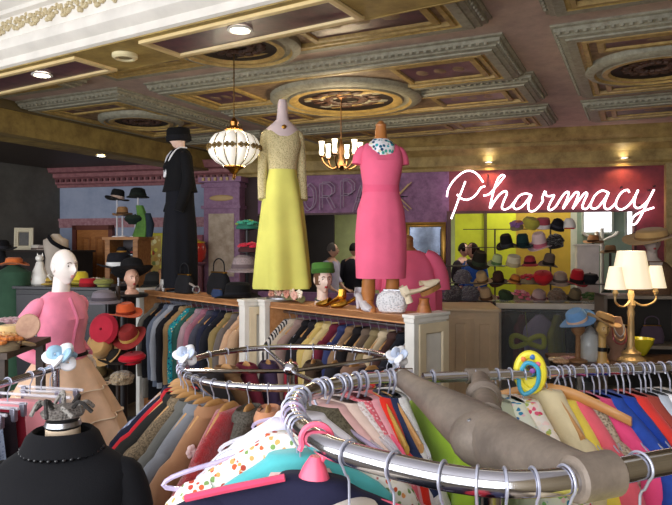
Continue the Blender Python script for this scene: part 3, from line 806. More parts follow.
# scrolled ends of the clear lilac hangers, as loose spare hangers do
# navy jacket with pink piping on a pink hanger, turned towards the camera
t, p = tanA(318, 440)
Mn = basis(p, (1, -.1)) @ Matrix.Rotation(rad(4), 4, 'Y')
PINKP = mat('f0607e', .3)
hanger('plastic', 'bright pink plastic hanger with a large round hook on the near loop rail', Mn, RA+.003, .078, .36, .035, PINKP, PINKP, hr=.0055)
nv = garment('navy_jacket', 'dark navy jacket with a bright pink edge on the pink hanger', 'jacket', Mn @ TR((0, 0, -.08)), fab('1c1c34'), W=.44, L=.6, T=.09, slope=.04, neck=.07)
mb = MB()
for s in (-1,):
    mb.tube(catmull([(s*.05, -.03, .016), (s*.1, -.034, .002), (s*.16, -.036, -.016), (s*.23, -.034, -.04)], 4), .007, 6)
mb.build('pink_piping', fab('e0486a'), nv)
mb = MB(); mb.loft(body_rings([(-.03, .03, .03), (.0, .034, .03), (.03, .022, .02), (.05, .01, .01)], 14)); mb.build('neck_block', PINKP, nv)
# clothes hanging on the front of the loop: only hooks and shoulders show
for (x, y), c, nm, cat, lb, kw in (((352, 454), 'ded2c0', 'cream_blouse', 'blouse', 'cream ribbed blouse under the front of the loop rail', dict(W=.36, slope=.08)),
                                   ((395, 466), '191a26', 'black_jacket', 'jacket', 'black jacket below the front of the near chrome loop', dict(W=.42, slope=.05)),
                                   ((440, 477), '2a2234', 'dark_plum_jacket', 'jacket', 'dark plum jacket right of the black jacket under the loop rail', dict(W=.42, slope=.07)),
                                   ((480, 482), 'b02a38', 'crimson_sweater', 'sweater', 'crimson sweater under the loop rail beneath the cast arm', dict(W=.4, slope=.08)),
                                   ((505, 484), '30304c', 'indigo_shirt', 'shirt', 'indigo shirt beneath the cast arm, right of the crimson sweater', dict(W=.38, slope=.09)),
                                   ((535, 483.6), '8e8070', 'taupe_cardigan', 'cardigan', 'taupe cardigan just left of the cast collar on the loop rail', dict(W=.38, slope=.09)),
                                   ((567, 481), 'c9b89a', 'sand_blouse', 'blouse', 'sand coloured blouse nearest the cast collar', dict(W=.38, slope=.09)),
                                   ((640, 467), 'e8dc6a', 'yellow_blouse', 'blouse', 'pale yellow blouse under the rail right of the cast collar', dict(W=.42, slope=.08))):
    onLoop(x, y, 'wire', G(nm, cat, lb, c, L=.62, T=.07, sl='long', **kw), hl=.11, amat=WIREH, hr=.0023, hlabel=f'silver wire hanger of the {lb.split(" under ")[0].split(" below ")[0].split(" beneath ")[0].split(" just ")[0].split(" nearest ")[0].split(" right ")[0]}' + ' on the front of the loop')
# clothes on the far side of the loop, seen from above inside it
INN = [((326, 387.4), 'e8b8b4', 'sheer_pink_blouse', 'blouse', 'sheer powder pink blouse first on the far side of the loop', 'fabric', None, 'plastic', CLEARP),
       ((338, 385.2), 'ecd2c4', 'peach_blouse', 'blouse', 'peach blouse next to the powder pink one inside the loop', 'fabric', None, 'plastic', CLEARP),
       ((348, 383.6), 'f2e8e6', 'lace_blouse', 'blouse', 'white lace blouse inside the loop rail beside the peach blouse', 'lace', 'd8b8b4', 'plastic', CLEARP),
       ((357, 382), 'd8606e', 'rose_lace_blouse', 'blouse', 'rose pink lace blouse inside the loop behind the white lace', 'lace', 'f0c8c8', 'plastic', CLEARP),
       ((366, 381), 'e9a0a8', 'pink_cardigan', 'cardigan', 'soft pink cardigan inside the loop beside the red dress', 'fabric', None, 'plastic', PINKP),
       ((376, 380.2), 'e2301f', 'red_dress', 'dress', 'bright red dress with its shoulder sloping to the cast arm', 'fabric', None, 'wood', mat('c9a24a', .4, 0, 'wood', 'a8823a')),
       ((385, 379.5), '26304e', 'navy_shirt', 'shirt', 'navy shirt inside the loop right of the red dress', 'fabric', None, 'wood', None),
       ((394, 378.8), 'f3efea', 'white_sweater', 'sweater', 'white knitted sweater with ruffled shoulder inside the loop by the cast arm', 'fuzzy', 'd8d2cc', 'plastic', CLEARP)]
for (x, y), c, nm, cat, lb, kd, c2, hk, am in INN:
    onLoop(x, y, hk, G(nm, cat, lb, c, kd, c2, W=.42, L=.62, T=.055, slope=.1), hl=.055, amat=am, hlabel=f'hanger of the {" ".join(lb.split()[:4])} on the far side of the loop', flip=True)
p = V((.262, 1.724, ZA))
hang(p, b1-b0, 'plastic', G('lime_top', 'top', 'lime green top showing between the white sweater and the cast arm', 'a8cc3a', W=.46, L=.6, T=.07, slope=.08, sl='short'), rr=.016, hl=.06, amat=CLEARP, hlabel='clear hanger of the lime green top at the start of the straight rail')
# ------------------------------------------------ right straight rail
def onB(x):
    k = (x-336)/F; d = b1-b0
    s = (k*b0.y-b0.x)/(d.x-k*d.y); return b0+d*s
RB = [(497, 'd6dcc0', 'sheer', 'pale green sheer blouse', 'blouse', None, 'wire', WIREH, .40),
      (510, 'e6ead8', 'floral', 'sheer white blouse with blue and green flowers', 'blouse', 'blue', 'wire', WIREH, .5),
      (523, 'ece4da', 'floral', 'cream blouse with pink and yellow flowers', 'blouse', 'pink', 'wire', WIREH, .42),
      (547, 'd8c8a0', 'fabric', 'pale straw coloured shirt', 'shirt', None, 'wood', mat('c89658', .4, 0, 'wood', 'b4804a'), .4),
      (560, 'e8d052', 'fabric', 'mustard yellow blouse', 'blouse', None, 'wire', WIREH, .42),
      (572, 'e0606e', 'fabric', 'coral pink jacket', 'jacket', None, 'wire', WIREH, .46),
      (584, 'b8a890', 'sequin', 'taupe sequined top', 'top', '6a5c4c', 'wire', WIREH, .38),
      (594, 'de4a7a', 'fabric', 'magenta pink blouse', 'blouse', None, 'wire', WIREH, .44),
      (606, '2450b4', 'mottle', 'royal blue patterned blouse', 'blouse', '16307c', 'wire', WIREH, .54),
      (618, '1c3f9c', 'fabric', 'deep blue jacket', 'jacket', None, 'wire', WIREH, .44),
      (630, 'd83830', 'fabric', 'scarlet red blouse', 'blouse', None, 'wire', WIREH, .44),
      (641, '9a4034', 'fabric', 'brick red sweater', 'sweater', None, 'wire', WIREH, .4),
      (651, 'b8c0cc', 'fabric', 'light grey blue shirt', 'shirt', None, 'wire', WIREH, .42),
      (661, 'f0eef0', 'fabric', 'white cotton shirt', 'shirt', None, 'wire', WIREH, .44),
      (670, 'f4f0ea', 'fabric', 'ivory satin blouse', 'blouse', None, 'wire', WIREH, .44)]
for i, (x, c, kd, lb, cat, c2, hk, am, W) in enumerate(RB):
    nm = '_'.join(lb.split()[-2:]).replace('flowers', 'blouse').replace('_blouse_blouse', '_blouse')
    nm = {1: 'floral_blouse', 2: 'floral_blouse'}.get(i, nm)
    where = ['at the left end of the straight rail', 'beside the yellow ring divider', 'on the straight rail behind the yellow ring'][i] if i < 3 else f'on the straight rail at right, beside the {RB[i-1][3].split(" with")[0]}'
    g = G(nm, cat, f'{lb} {where}', c, kd, c2, W=W, L=.66, T=.07, slope=.085, sl='short' if i in (1, 2, 6) else 'long')
    if kd == 'sheer': g['m'] = mat('d6dcc0', .8, 0, 'sheer', scale=.75)
    hang(onB(x), b1-b0, hk, g, rr=.0155, hl=.085 if hk == 'wire' else .06, amat=am, hr=.0023, flip=True, hlabel=f'{"silver wire" if hk=="wire" else "pale wooden"} hanger of the {lb.split(" with")[0]} on the straight rail')
# bare wooden hanger in front of the coral jacket
for i, x in enumerate((475, 487, 539, 566, 600, 624, 646)):
    p = onB(x); M = basis(p, rail_dir(b1-b0)*-1) @ RZ(random.uniform(-.3, .3))
    t = thing('wire_hanger', 'thin silver wire hanger hooked over the straight chrome rail with only its hook showing', 'hanger', M, 'hooks crowded on the straight rail')
    mb = MB(); R = .018
    mb.tube(catmull([V((R*math.cos(rad(a)), 0, R*math.sin(rad(a)))) for a in range(205, -71, -23)]+[V((.002, 0, -.034)), V((0, 0, -.08))], 2), .0024, 6); mb.build('hook', WIREH, t)
    mb = MB(); mb.tube(catmull([V((0, 0, -.078)), V((.1, 0, -.12)), V((.19, 0, -.16)), V((.18, 0, -.19)), V((0, 0, -.19)), V((-.18, 0, -.19)), V((-.19, 0, -.16)), V((-.1, 0, -.12))], 3, True), .0022, 5, closed=True); mb.build('frame', WIREH, t)
p = onB(547); hanger('wood', 'bare honey coloured wooden hanger sloping in front of the coral jacket', basis(onB(553), V((.8, -.6, 0))) , .0155, .05, .42, .055, WIREH, mat('c8945a', .4, 0, 'wood', 'b57f46'))
# yellow size ring with blue centre
p = onB(530)
t = thing('size_ring', 'yellow plastic ring with a blue loop clipped on the straight rail', 'rack divider', basis(p, rail_dir(b1-b0)) @ RZ(rad(62)))
mb = MB()
ro = [V((.042*math.cos(a)*.8, -.004, .05*math.sin(a)+.004)) for a in [2*PI*k/28 for k in range(28)]]
mb.tube(catmull(ro, 2, True), .012, 8, closed=True); 
mb.lathe([(.018, -.003), (.036, -.004), (.036, .004), (.018, .003)], 24, M=TR((0, 0, .004)) @ Matrix.Rotation(PI/2, 4, 'X') @ SC(.8, 1.1, 1), cap=(False, False)); mb.build('ring', mat('e6d83a', .4), t)
mb = MB(); mb.tube(catmull([(-.012, -.016, .03), (.02, -.016, .02), (.018, -.016, -.03), (-.016, -.016, -.055), (-.03, -.014, -.02)], 5, True), .006, 8, closed=True); mb.build('blue_loop', mat('3a9fc0', .4), t)
for k in range(5):
    mb = MB(); a = k*1.256; mb.ball((.022*math.cos(a), -.014, .03+.02*math.sin(a)), (.008, .004, .008), 8, 5); mb.build('bead', mat(('d05a7a', '3a6fb0', 'e07a3a', '6aa03a', '8a4a9a')[k], .4), t)
# ================================================================ round chrome rack in the middle
random.seed(5)
CB = V((-.19, 2.67, 1.2)); RBc = .45
def onR(phi, r=RBc): return CB+V((r*math.cos(rad(phi)), r*math.sin(rad(phi)), 0))
rackB = thing('clothing_rack', 'round chrome clothes rack in the middle, full of wooden hangers', 'clothing rack', TR((CB.x, CB.y, 0)))
IB = TR((-CB.x, -CB.y, 0))
mb = MB(); mb.tube([onR(k*7.5) for k in range(48)], .0135, 12, closed=True); mb.build('ring_rail', CHROME, rackB, IB)
for a in (20, 110, 200, 290):
    mb = MB(); mb.tube([CB+V((0, 0, -.03)), onR(a)], .009, 8); mb.build('spoke', CHROME, rackB, IB)
mb = MB(); mb.tube([CB+V((0, 0, -.01)), V((CB.x, CB.y, .05))], .018, 12); mb.build('post', CHROME, rackB, IB)
mb = MB(); mb.ball(CB+V((0, 0, -.02)), (.034, .034, .03), 14, 8); mb.build('hub', CHROME, rackB, IB)
for a in (0, 90, 180, 270):
    mb = MB(); mb.tube([V((CB.x, CB.y, .06)), V((CB.x+.42*math.cos(rad(a)), CB.y+.42*math.sin(rad(a)), .02))], .014, 8); mb.build('foot', CHROME, rackB, IB)
RNG = [(180, 'b8c2dc', 'stripes', 'blue and white striped shirt', 'shirt', '8a96bc', .46),
       (190, '1e2236', 'fabric', 'dark navy coat', 'coat', None, .46), (199, 'b81c28', 'fabric', 'red wool coat', 'coat', None, .45), (206, '23211e', 'fabric', 'black wool jacket', 'jacket', None, .46),
       (214, '84725a', 'tweed', 'brown speckled tweed coat', 'coat', '453c30', .46), (222, '5c5b56', 'fabric', 'charcoal grey coat', 'coat', None, .44), (229, '75777c', 'fabric', 'steel grey jacket', 'jacket', None, .46),
       (236, '9a7050', 'fabric', 'camel brown coat', 'coat', None, .46), (245, 'b3161e', 'fuzzy', 'fuzzy red cardigan with a pale flower brooch', 'cardigan', '7c0c14', .46),
       (255, '5f5a52', 'tweed', 'grey brown herringbone jacket', 'jacket', '3a362f', .4), (264, 'c98e6a', 'fabric', 'terracotta beige jacket', 'jacket', None, .38),
       (273, 'a87858', 'fabric', 'cinnamon brown coat', 'coat', None, .38), (283, '2a2630', 'fabric', 'dark aubergine coat', 'coat', None, .38), (294, '3c3450', 'fabric', 'slate violet blazer', 'blazer', None, .38),
       (150, '2e2a2a', 'fabric', 'black velvet jacket', 'jacket', None, .4), (136, '7a5a3c', 'fabric', 'tan suede jacket', 'jacket', None, .4), (122, '6a2030', 'fabric', 'burgundy coat', 'coat', None, .4),
       (108, '40304a', 'fabric', 'purple wool coat', 'coat', None, .4), (94, 'a81e34', 'fabric', 'cherry red blouse', 'blouse', None, .4), (80, '4a3a2c', 'fabric', 'dark brown jacket', 'jacket', None, .4),
       (66, '25242a', 'fabric', 'black knit cardigan', 'cardigan', None, .4), (52, '8a6a58', 'fabric', 'dusty rose brown jacket', 'jacket', None, .4), (38, '332f3a', 'fabric', 'graphite coat', 'coat', None, .4), (22, '6b5a44', 'tweed', 'khaki tweed jacket', 'jacket', '4a3e30', .4),
       (5, 'd8d4d0', 'fabric', 'off-white blouse', 'blouse', None, .38)]
for i, (ph, c, kd, lb, cat, c2, W) in enumerate(RNG):
    tn = V((-math.sin(rad(ph)), math.cos(rad(ph)), 0))
    side = ('at the left of the round rack' if 170 < ph < 238 else 'at the front of the round rack' if 238 <= ph < 310 else 'on the far side of the round rack')
    nm = '_'.join(lb.split(' with')[0].split(' lying')[0].split()[-2:])
    g = G(nm, cat, f'{lb} {side}', c, kd, c2, W=W, L=.95 if cat == 'coat' else .8, T=.085, slope=.155, collar=fab(c, kd, c2) if cat in ('coat', 'jacket', 'blazer') else None)
    o = hang(onR(ph), tn, 'wood', g, rr=.0145, hl=.075, jit=.05, hslope=.085, hw=W-.19, gd=-.018, hlabel=f'wooden hanger of the {lb.split(" with")[0].split(" lying")[0]} on the round rack', hgroup=None)
    if 'fuzzy' in lb:
        mb = MB()
        for s_ in (1,):
            for k in range(6): mb.ball((.15+.013*math.cos(k*1.047), -.045, -.105+.013*math.sin(k*1.047)), (.011, .008, .011), 8, 5)
        mb.build('flower_brooch', fab('e8c8c4'), o)
def bow(name, label, pos, r=.05, c='c9d6ee', c2='f2f2f6'):
    t = thing(name, label, 'ribbon bow', TR(pos))
    mb = MB(); mb.ball((0, 0, 0), (r*.35, r*.35, r*.35), 10, 6); mb.build('knot', fab(c2), t)
    for i in range(9):
        a = i*2.4; el = -.6+1.5*(i/8)
        d = V((math.cos(a)*math.cos(el), math.sin(a)*math.cos(el), math.sin(el)))
        mb = MB(); s = d.orthogonal().normalized(); q = d.cross(s)
        mb.tube(catmull([d*r*.2, d*r*.7+s*r*.35, d*r*1.05, d*r*.7-s*r*.35], 4, True), r*.2, 8, closed=True, flat=1.5); mb.build('ribbon_loop', fab(c if i % 2 else c2), t)
bow('ribbon_bow', 'pale blue and white ribbon bow at the left of the round rack', onR(176)+V((0, 0, .03)), .042)
bow('ribbon_bow', 'pale blue and white ribbon bow at the right of the round rack', onR(2)+V((0, 0, .03)), .04)
# ================================================================ left rail with clear hangers
C0, C1 = V((-1.36, 1.55, 1.2)), V((-1.135, 2.62, 1.2))
rackC = thing('clothing_rack', 'straight chrome rack with clear hangers at the left edge of the picture', 'clothing rack', TR((C1.x, C1.y, 0)))
IC = TR((-C1.x, -C1.y, 0))
mb = MB(); mb.tube([C0, C1], .0135, 12); mb.build('rail', CHROME, rackC, IC)
for p in (C0+V((.01, .06, 0)), C1-V((.005, .03, 0))):
    mb = MB(); mb.tube([p, V((p.x, p.y, .03))], .014, 10); mb.build('post', CHROME, rackC, IC)
    mb = MB(); mb.tube([V((p.x-.26, p.y, .02)), V((p.x+.26, p.y, .02))], .014, 8); mb.build('foot', CHROME, rackC, IC)
bow('ribbon_bow', 'pale blue and white ribbon bow on the end of the left rail', C1+V((0, 0, .035)), .055, '9fc4dc')
tC = (C1-C0).normalized()
LC = [(.94, 'ead0b8', 'cream_skirt', 'cream tulle skirt behind the pink skirt on the left rail', 'fabric', None, .3), (.83, 'dd8f96', 'pink_skirt', 'dusty pink skirt clipped on a clear hanger on the left rail', 'fabric', None, .36),
      (.89, 'c9b0a0', 'beige_skirt', 'beige skirt squeezed between the cream and the dusty pink skirt', 'fabric', None, .18), (.72, '8a1e30', 'wine_skirt', 'wine red skirt left of the dusty pink skirt', 'fabric', None, .16),
      (.66, '241a20', 'black_skirt', 'black skirt with pale trim on the left rail', 'fabric', None, .2), (.58, 'a8b8d4', 'ruffled_skirt', 'pale blue ruffled skirt at the left edge of the picture', 'lace', '7c8cb4', .24), (.5, 'cfc6b8', 'ivory_skirt', 'ivory skirt nearest the camera on the left rail', 'fabric', None, .3)]
for i, (f, c, nm, lb, kd, c2, W) in enumerate(LC):
    p = C0.lerp(C1, f); x = rail_dir(tC)
    M = basis(p, x) @ RZ(random.uniform(-.1, .1))
    hanger('clip', f'clear clip hanger of the {" ".join(lb.split()[:3])} on the left rail', M, .0145, .075, W, .03, WIREH, CLEARP)
    t = thing(nm, lb, 'skirt', M @ TR((0, 0, -.1)))
    mb = MB(); mb.loft(body_rings([(0, W*.43, .014), (-.03, W*.44, .018), (-.15, W*.47, .035, 0, 0, .06), (-.35, W*.52, .045, 0, 0, .14), (-.62, W*.6, .055, 0, 0, .2)], 32, 7)); mb.build('skirt_panel', fab(c, kd, c2), t)
    mb = MB(); mb.loft(body_rings([(.004, W*.435, .019), (-.032, W*.445, .022)], 32)); mb.build('waistband', fab(c, kd, c2), t)
# ================================================================ black jacket on a dress form, bottom left
X, Y = PX(63, 1.8), 1.8
t = thing('dress_form', 'headless dress form in a black jacket with a beaded collar, bottom left foreground', 'dress form', TR((X, Y, 0)) @ RZ(rad(6)))
zb = PZ(470, 1.8)
mb = MB(); mb.loft(body_rings([(.62, .15, .1), (.8, .13, .09), (1.0, .15, .09), (1.07, .14, .07), (1.1, .1, .05), (1.14, .048, .044), (1.19, .045, .045)], 24)); mb.build('torso', mat('c9b49a', .7), t)
mb = MB(); mb.lathe([(.046, 1.185), (.05, 1.192), (.046, 1.205), (.03, 1.212), (.012, 1.218), (.001, 1.222)], 20, cap=(True, False)); mb.build('neck_cap', STEEL, t)
BLK = fab('0d0d11', 'fabric')
mb = MB(); R = []
for z, hw, hd, fo in ((.5, .22, .16, .02), (.62, .215, .15, .02), (.8, .18, .125, .01), (.95, .185, .13, 0), (1.02, .19, .12, 0), (1.06, .192, .1, 0), (1.085, .175, .085, 0), (1.115, .13, .075, 0), (1.14, .085, .066, 0)):
    R.append(body_rings([(z, hw, hd, 0, 0, fo)], 28)[0])
mb.loft(R); mb.build('jacket', BLK, t)
for s in (-1, 1):
    mb = MB(); limb(mb, [(s*.14, 0, 1.06), (s*.17, 0, 1.045), (s*.193, 0, .95), (s*.203, 0, .78), (s*.21, -.02, .55)], [.03, .05, .056, .054, .048], 14); mb.build('sleeve', BLK, t)
mb = MB(); mb.loft(body_rings([(1.125, .098, .075), (1.17, .075, .066), (1.18, .08, .07), (1.165, .098, .08), (1.12, .118, .088)], 24), cap=(False, False)); mb.build('collar', BLK, t)
for k in range(18):
    a = PI+PI*(k+.5)/18
    mb = MB(); mb.ball((.112*math.cos(a), .086*math.sin(a), 1.128+.012*math.sin(a*1)), .0065, 8, 6); mb.build('bead', mat('0c0c10', .12), t)
mb = MB(); mb.tube([V((0, 0, .62)), V((0, 0, .04))], .02, 10); mb.build('stand_pole', STEEL, t)
mb = MB(); mb.lathe([(.2, 0), (.2, .012), (.06, .04), (.02, .05)], 24); mb.build('stand_base', STEEL, t)
t = thing('veiled_fascinator', 'small veiled fascinator on the neck of the black jacket form', 'hat', TR((X, Y, 1.222)) @ RZ(.4))
mb = MB(); mb.lathe([(.055, -.004), (.06, .008), (.04, .022), (.001, .026)], 18, cap=(True, False)); mb.build('base', fab('77706a', 'sequin', '38322e'), t)
for k in range(8):
    a = k*.785
    mb = MB(); mb.tube(catmull([(.03*math.cos(a), .03*math.sin(a), .012), (.06*math.cos(a), .06*math.sin(a), .03+.01*(k % 3)), (.085*math.cos(a+.3), .085*math.sin(a+.3), .008)], 4), .006, 6); mb.build('netting_loop', fab(('8f8a84', '2c2826')[k % 2], 'lace', '4a4642'), t)
# ================================================================ pink cardigan mannequin at left
d = 4.1; X = PX(61, d)
t = thing('dressed_mannequin', 'bald white mannequin in a pink cardigan and peach flared skirt at left', 'mannequin', TR((X, d, 0)) @ RZ(rad(60)))
SKIN = mat('ece2da', .4); CARD = fab('ec8aa4', 'fabric')
zh = PZ(267, d)
mb = MB(); head(mb, TR((0, -.03, zh)), 1.0)
mb.loft(body_rings([(.92, .17, .115), (1.06, .125, .09), (1.2, .13, .1, 0, -.01), (1.32, .13, .085), (1.36, .09, .06), (1.4, .055, .052), (1.45, .052, .052, 0, -.005), (zh-.06, .05, .054, 0, -.012)], 24))
for s in (-1, 1):
    limb(mb, [(s*.13, 0, 1.33), (s*.2, .1, 1.2), (s*.215, .17, 1.1), (s*.165, -.05, .98)], [.035, .04, .036, .026], 12)
    hand(mb, TR((s*.165, -.07, .97)) @ Matrix.Rotation(rad(20), 4, 'X') @ SC(s, 1, 1), .9)
mb.build('body', SKIN, t)
face(t, TR((0, -.03, zh)), 1.0, 'c88a84', '4a423c', '9a8a80')
mb = MB(); mb.loft(body_rings([(.97, .16, .135, 0, 0, .02), (1.06, .14, .115, 0, 0, .02), (1.15, .15, .125, 0, -.01), (1.23, .155, .14, 0, -.018), (1.32, .165, .108), (1.36, .145, .085), (1.385, .105, .072), (1.4, .075, .066), (1.39, .07, .06)], 28), cap=(True, False)); mb.build('cardigan', CARD, t)
for s in (-1, 1):
    mb = MB(); limb(mb, [(s*.12, 0, 1.335), (s*.16, .015, 1.31), (s*.2, .1, 1.2), (s*.215, .17, 1.1), (s*.2, .08, 1.03), (s*.16, -.05, .98)], [.035, .052, .052, .048, .044, .038], 14); mb.build('sleeve', CARD, t)
mb = MB(); mb.tube(catmull([(0, -.137, .98), (0, -.118, 1.06), (0, -.137, 1.15), (0, -.16, 1.23), (0, -.11, 1.32), (0, -.088, 1.36)], 5), .011, 6, flat=1.0); mb.build('button_band', fab('e07c98'), t)
mb = MB(); mb.loft(body_rings([(1.0, .135, .105), (.97, .17, .13), (.85, .24, .2, 0, 0, .03), (.6, .36, .32, 0, 0, .07), (.3, .44, .44, 0, 0, .09), (.12, .5, .5, 0, 0, .1)], 48, 10)); mb.build('skirt', fab('e8c3a4', 'fabric'), t)
for z_, a_, b_ in ((.78, .29, .252), (.6, .368, .33), (.42, .41, .398)):
    mb = MB(); mb.tube(body_rings([(z_, a_, b_, 0, 0, .07)], 60, 10)[0], .005, 5, closed=True); mb.build('tier_seam', fab('f0dcc4'), t)
mb = MB(); mb.loft(body_rings([(.985, .178, .135), (1.005, .172, .13)], 28)); mb.build('belt', fab('1c1416'), t)
mb = MB(); mb.lathe([(.16, 0), (.16, .015), (.03, .03), (.018, .15)], 24); mb.build('base', STEEL, t)
# ================================================================ the two wooden wardrobe racks
random.seed(9)
TH = rad(-47)
ORANGE = mat('deA470', .45, 0, 'wood', 'c98a54'); WPAINT = mat('efece4', .45); CREAMP = mat('ead9b8', .5)
HR = 1.25
def wrack(label, right, L, coats, seed, where, first_label):
    random.seed(seed)
    c, s = math.cos(TH), math.sin(TH)
    lf = V((right[0]-L*c, right[1]-L*s, 0))
    MR = TR(lf) @ RZ(TH); D = .29
    t = thing('wardrobe_rack', label, 'clothing rack', MR)
    mb = MB(); mb.bb(.05, L-.05, 0, D, HR-.035, HR); mb.bb(.05, L-.05, 0, .02, HR-.045, HR+.002); mb.build('top_board', ORANGE, t)
    for x0, x1 in ((0, .055), (L-.055, L)):
        mb = MB(); mb.bb(x0, x1, 0, D, 0, HR-.02); mb.bb(x0-.01, x1+.01, -.05, -.001, 0, HR-.02); mb.bb(x0-.022, x1+.022, -.062, D+.012, HR-.0, HR+.022); mb.bb(x0-.014, x1+.014, -.056, D+.006, HR-.03, HR-.0)
        p = mb.build('side_panel', WPAINT if x0 == 0 else [WPAINT], t, bevel=.004)
    mb = MB(); mb.bb(L, L+.008, .0, D, 0, HR-.05)
    for q in ((.07, D-.06, .2, HR-.14),): pass
    mb2 = MB(); x = L+.006
    rectframe(mb2, .0, D, .02, HR-.04, [(0, 0), (0, .012), (.06, .012), (.068, 0)], [0]*3, M=Matrix(((0, 0, 1, x), (1, 0, 0, 0), (0, 1, 0, 0), (0, 0, 0, 1))))
    mb2.build('panel_moulding', CREAMP, t)
    for xx in (.058, L-.058-.006):
        mb = MB(); mb.bb(xx, xx+.006, .004, D-.004, .05, HR-.04); mb.build('inner_lining', ORANGE, t)
    mb = MB(); mb.bb(.05, L-.05, 0, D, .04, .07); mb.build('bottom_board', ORANGE, t)
    zr = 1.165
    mb = MB(); mb.tube([V((.055, D*.5, zr)), V((L-.055, D*.5, zr))], .012, 10); mb.build('hanging_rail', STEEL, t)
    n = len(coats); tn = MR.to_3x3() @ V((1, 0, 0))
    for i, (c, kd, lb, cat, c2) in enumerate(coats):
        x = .1+(L-.2)*(i+.5)/n
        p = MR @ V((x, D*.5, zr))
        nm = '_'.join(lb.split()[-2:])
        prev = f'beside the {coats[i-1][2]}' if i else first_label
        g = G(nm, cat, f'{lb} {prev} in {where}', c, kd, c2, W=.37, L=.9 if cat == 'coat' else .76, T=.075, slope=.09, collar=fab(c, kd, c2) if cat in ('coat', 'jacket', 'blazer') else None)
        hang(p, tn, 'wood' if i % 3 else 'wire', g, rr=.013, hl=.07, jit=.1, amat=None if i % 3 else WIREH, hlabel=f'hanger of the {lb} in {where}')
    return MR, L, D
CL = [('77726a', 'fabric', 'dark grey wool coat', 'coat', None), ('1b1b20', 'fabric', 'black long coat', 'coat', None), ('6d7688', 'fabric', 'slate blue jacket', 'jacket', None), ('aab0bc', 'fabric', 'pale denim jacket', 'jacket', None),
      ('222228', 'fabric', 'soft black blazer', 'blazer', None), ('b39468', 'fabric', 'khaki trench coat', 'coat', None), ('2c9aa8', 'floral', 'teal printed blouse', 'blouse', 'mixed'), ('2e5a52', 'fabric', 'bottle green jacket', 'jacket', None),
      ('a88c94', 'fabric', 'mauve grey jacket', 'jacket', None), ('9d6676', 'fabric', 'dusty mauve jacket', 'jacket', None), ('454552', 'fabric', 'gunmetal grey jacket', 'jacket', None), ('25283c', 'fabric', 'ink navy blazer', 'blazer', None),
      ('1d1e26', 'fabric', 'near-black wool jacket', 'jacket', None), ('8f7c50', 'fabric', 'olive tan jacket', 'jacket', None), ('6c6460', 'fabric', 'warm grey jacket', 'jacket', None), ('cfa886', 'fabric', 'light peach jacket', 'jacket', None), ('c2a080', 'fabric', 'fawn beige jacket', 'jacket', None)]
CR = [('c8c2bc', 'stripes', 'black and white blouse', 'blouse', '2a2a2c'), ('b8a894', 'fabric', 'oatmeal tweed jacket', 'jacket', None), ('967c74', 'fabric', 'rosy taupe jacket', 'jacket', None), ('1a191c', 'fabric', 'jet black jacket', 'jacket', None), ('242226', 'fabric', 'faded black coat', 'coat', None),
      ('cdb46c', 'fabric', 'straw yellow jacket', 'jacket', None), ('d2bc84', 'fabric', 'pale gold jacket', 'jacket', None), ('6b2234', 'fabric', 'maroon wool jacket', 'jacket', None), ('343c66', 'fabric', 'cobalt navy jacket', 'jacket', None), ('8d7054', 'fabric', 'walnut brown jacket', 'jacket', None),
      ('201c1e', 'fabric', 'charcoal black jacket', 'jacket', None), ('6f5e50', 'fabric', 'mushroom brown jacket', 'jacket', None), ('8a7a58', 'fabric', 'moss tan jacket', 'jacket', None), ('cdb998', 'fabric', 'light cream jacket', 'jacket', None), ('4c3430', 'fabric', 'chestnut brown jacket', 'jacket', None),
      ('1e2028', 'fabric', 'blue-black blazer', 'blazer', None), ('b2b6c0', 'fabric', 'silver grey jacket', 'jacket', None)]
MRL, LL_, DL_ = wrack('left wooden wardrobe rack with white posts and a row of coats, under the black suit', (-.687, 5.02), 1.86, CL, 3, 'the left wooden rack', 'first from the left')
MRR, LR_, DR_ = wrack('right wooden wardrobe rack with white posts, under the two dressed mannequins', (.505, 3.92), 1.57, CR, 4, 'the right wooden rack', 'first from the left')
def onL(x, y, z=HR+.002): return MRL @ V((x, y, z))
def onRk(x, y, z=HR+.002): return MRR @ V((x, y, z))
def rack_x(MR, px):                                            # along-rack coordinate whose mid-depth point falls in pixel column px
    lo, hi = -.3, 2.2
    for _ in range(40):
        m = (lo+hi)/2; p = MR @ V((m, .17, 0))
        if 336+F*p.x/p.y < px: lo = m
        else: hi = m
    return (lo+hi)/2
# ---------------------------------------------------------------- mannequins standing on the racks
def form_base(t, m, h=.1):
    mb = MB(); mb.lathe([(.13, 0), (.13, .012), (.03, .03), (.014, .04), (.014, h)], 22); mb.build('base', m, t)
# yellow evening gown
x = rack_x(MRR, 281); p = onRk(.06, .13, HR+.022)
dY = p.y; X = p.x
t = thing('dressed_mannequin', 'headless mannequin in a long yellow evening gown standing on the right wooden rack', 'mannequin', TR(p) @ RZ(rad(14)))
zz = lambda y: PZ(y, dY)-p.z
w = lambda px: px/F*dY/2
LAV = mat('d8c4c4', .5)
mb = MB(); mb.loft(body_rings([(zz(180), .1, .08), (zz(160), .11, .085), (zz(140), .135, .09), (zz(129), .13, .075), (zz(124), .085, .058), (zz(120), .05, .048), (zz(112), .042, .042), (zz(104), .04, .04), (zz(100), .03, .03)], 24)); mb.build('body', LAV, t)
YEL = fab('dfdc70', 'plain', None, 4)
mb = MB(); mb.loft(body_rings([(zz(158), .118, .098), (zz(168), .108, .09), (zz(178), .12, .1, 0, 0, .015), (zz(200), .16, .135, 0, 0, .04), (zz(230), .185, .165, 0, 0, .08), (zz(260), .208, .195, 0, 0, .11), (zz(285), .225, .215, 0, 0, .13), (zz(288), .222, .212, 0, 0, .13), (zz(284), .19, .18, 0, 0, .12)], 64, 6)); mb.build('gown_skirt', YEL, t)
SEQ = fab('d6c898', 'sequin', '9a8a58', 90)
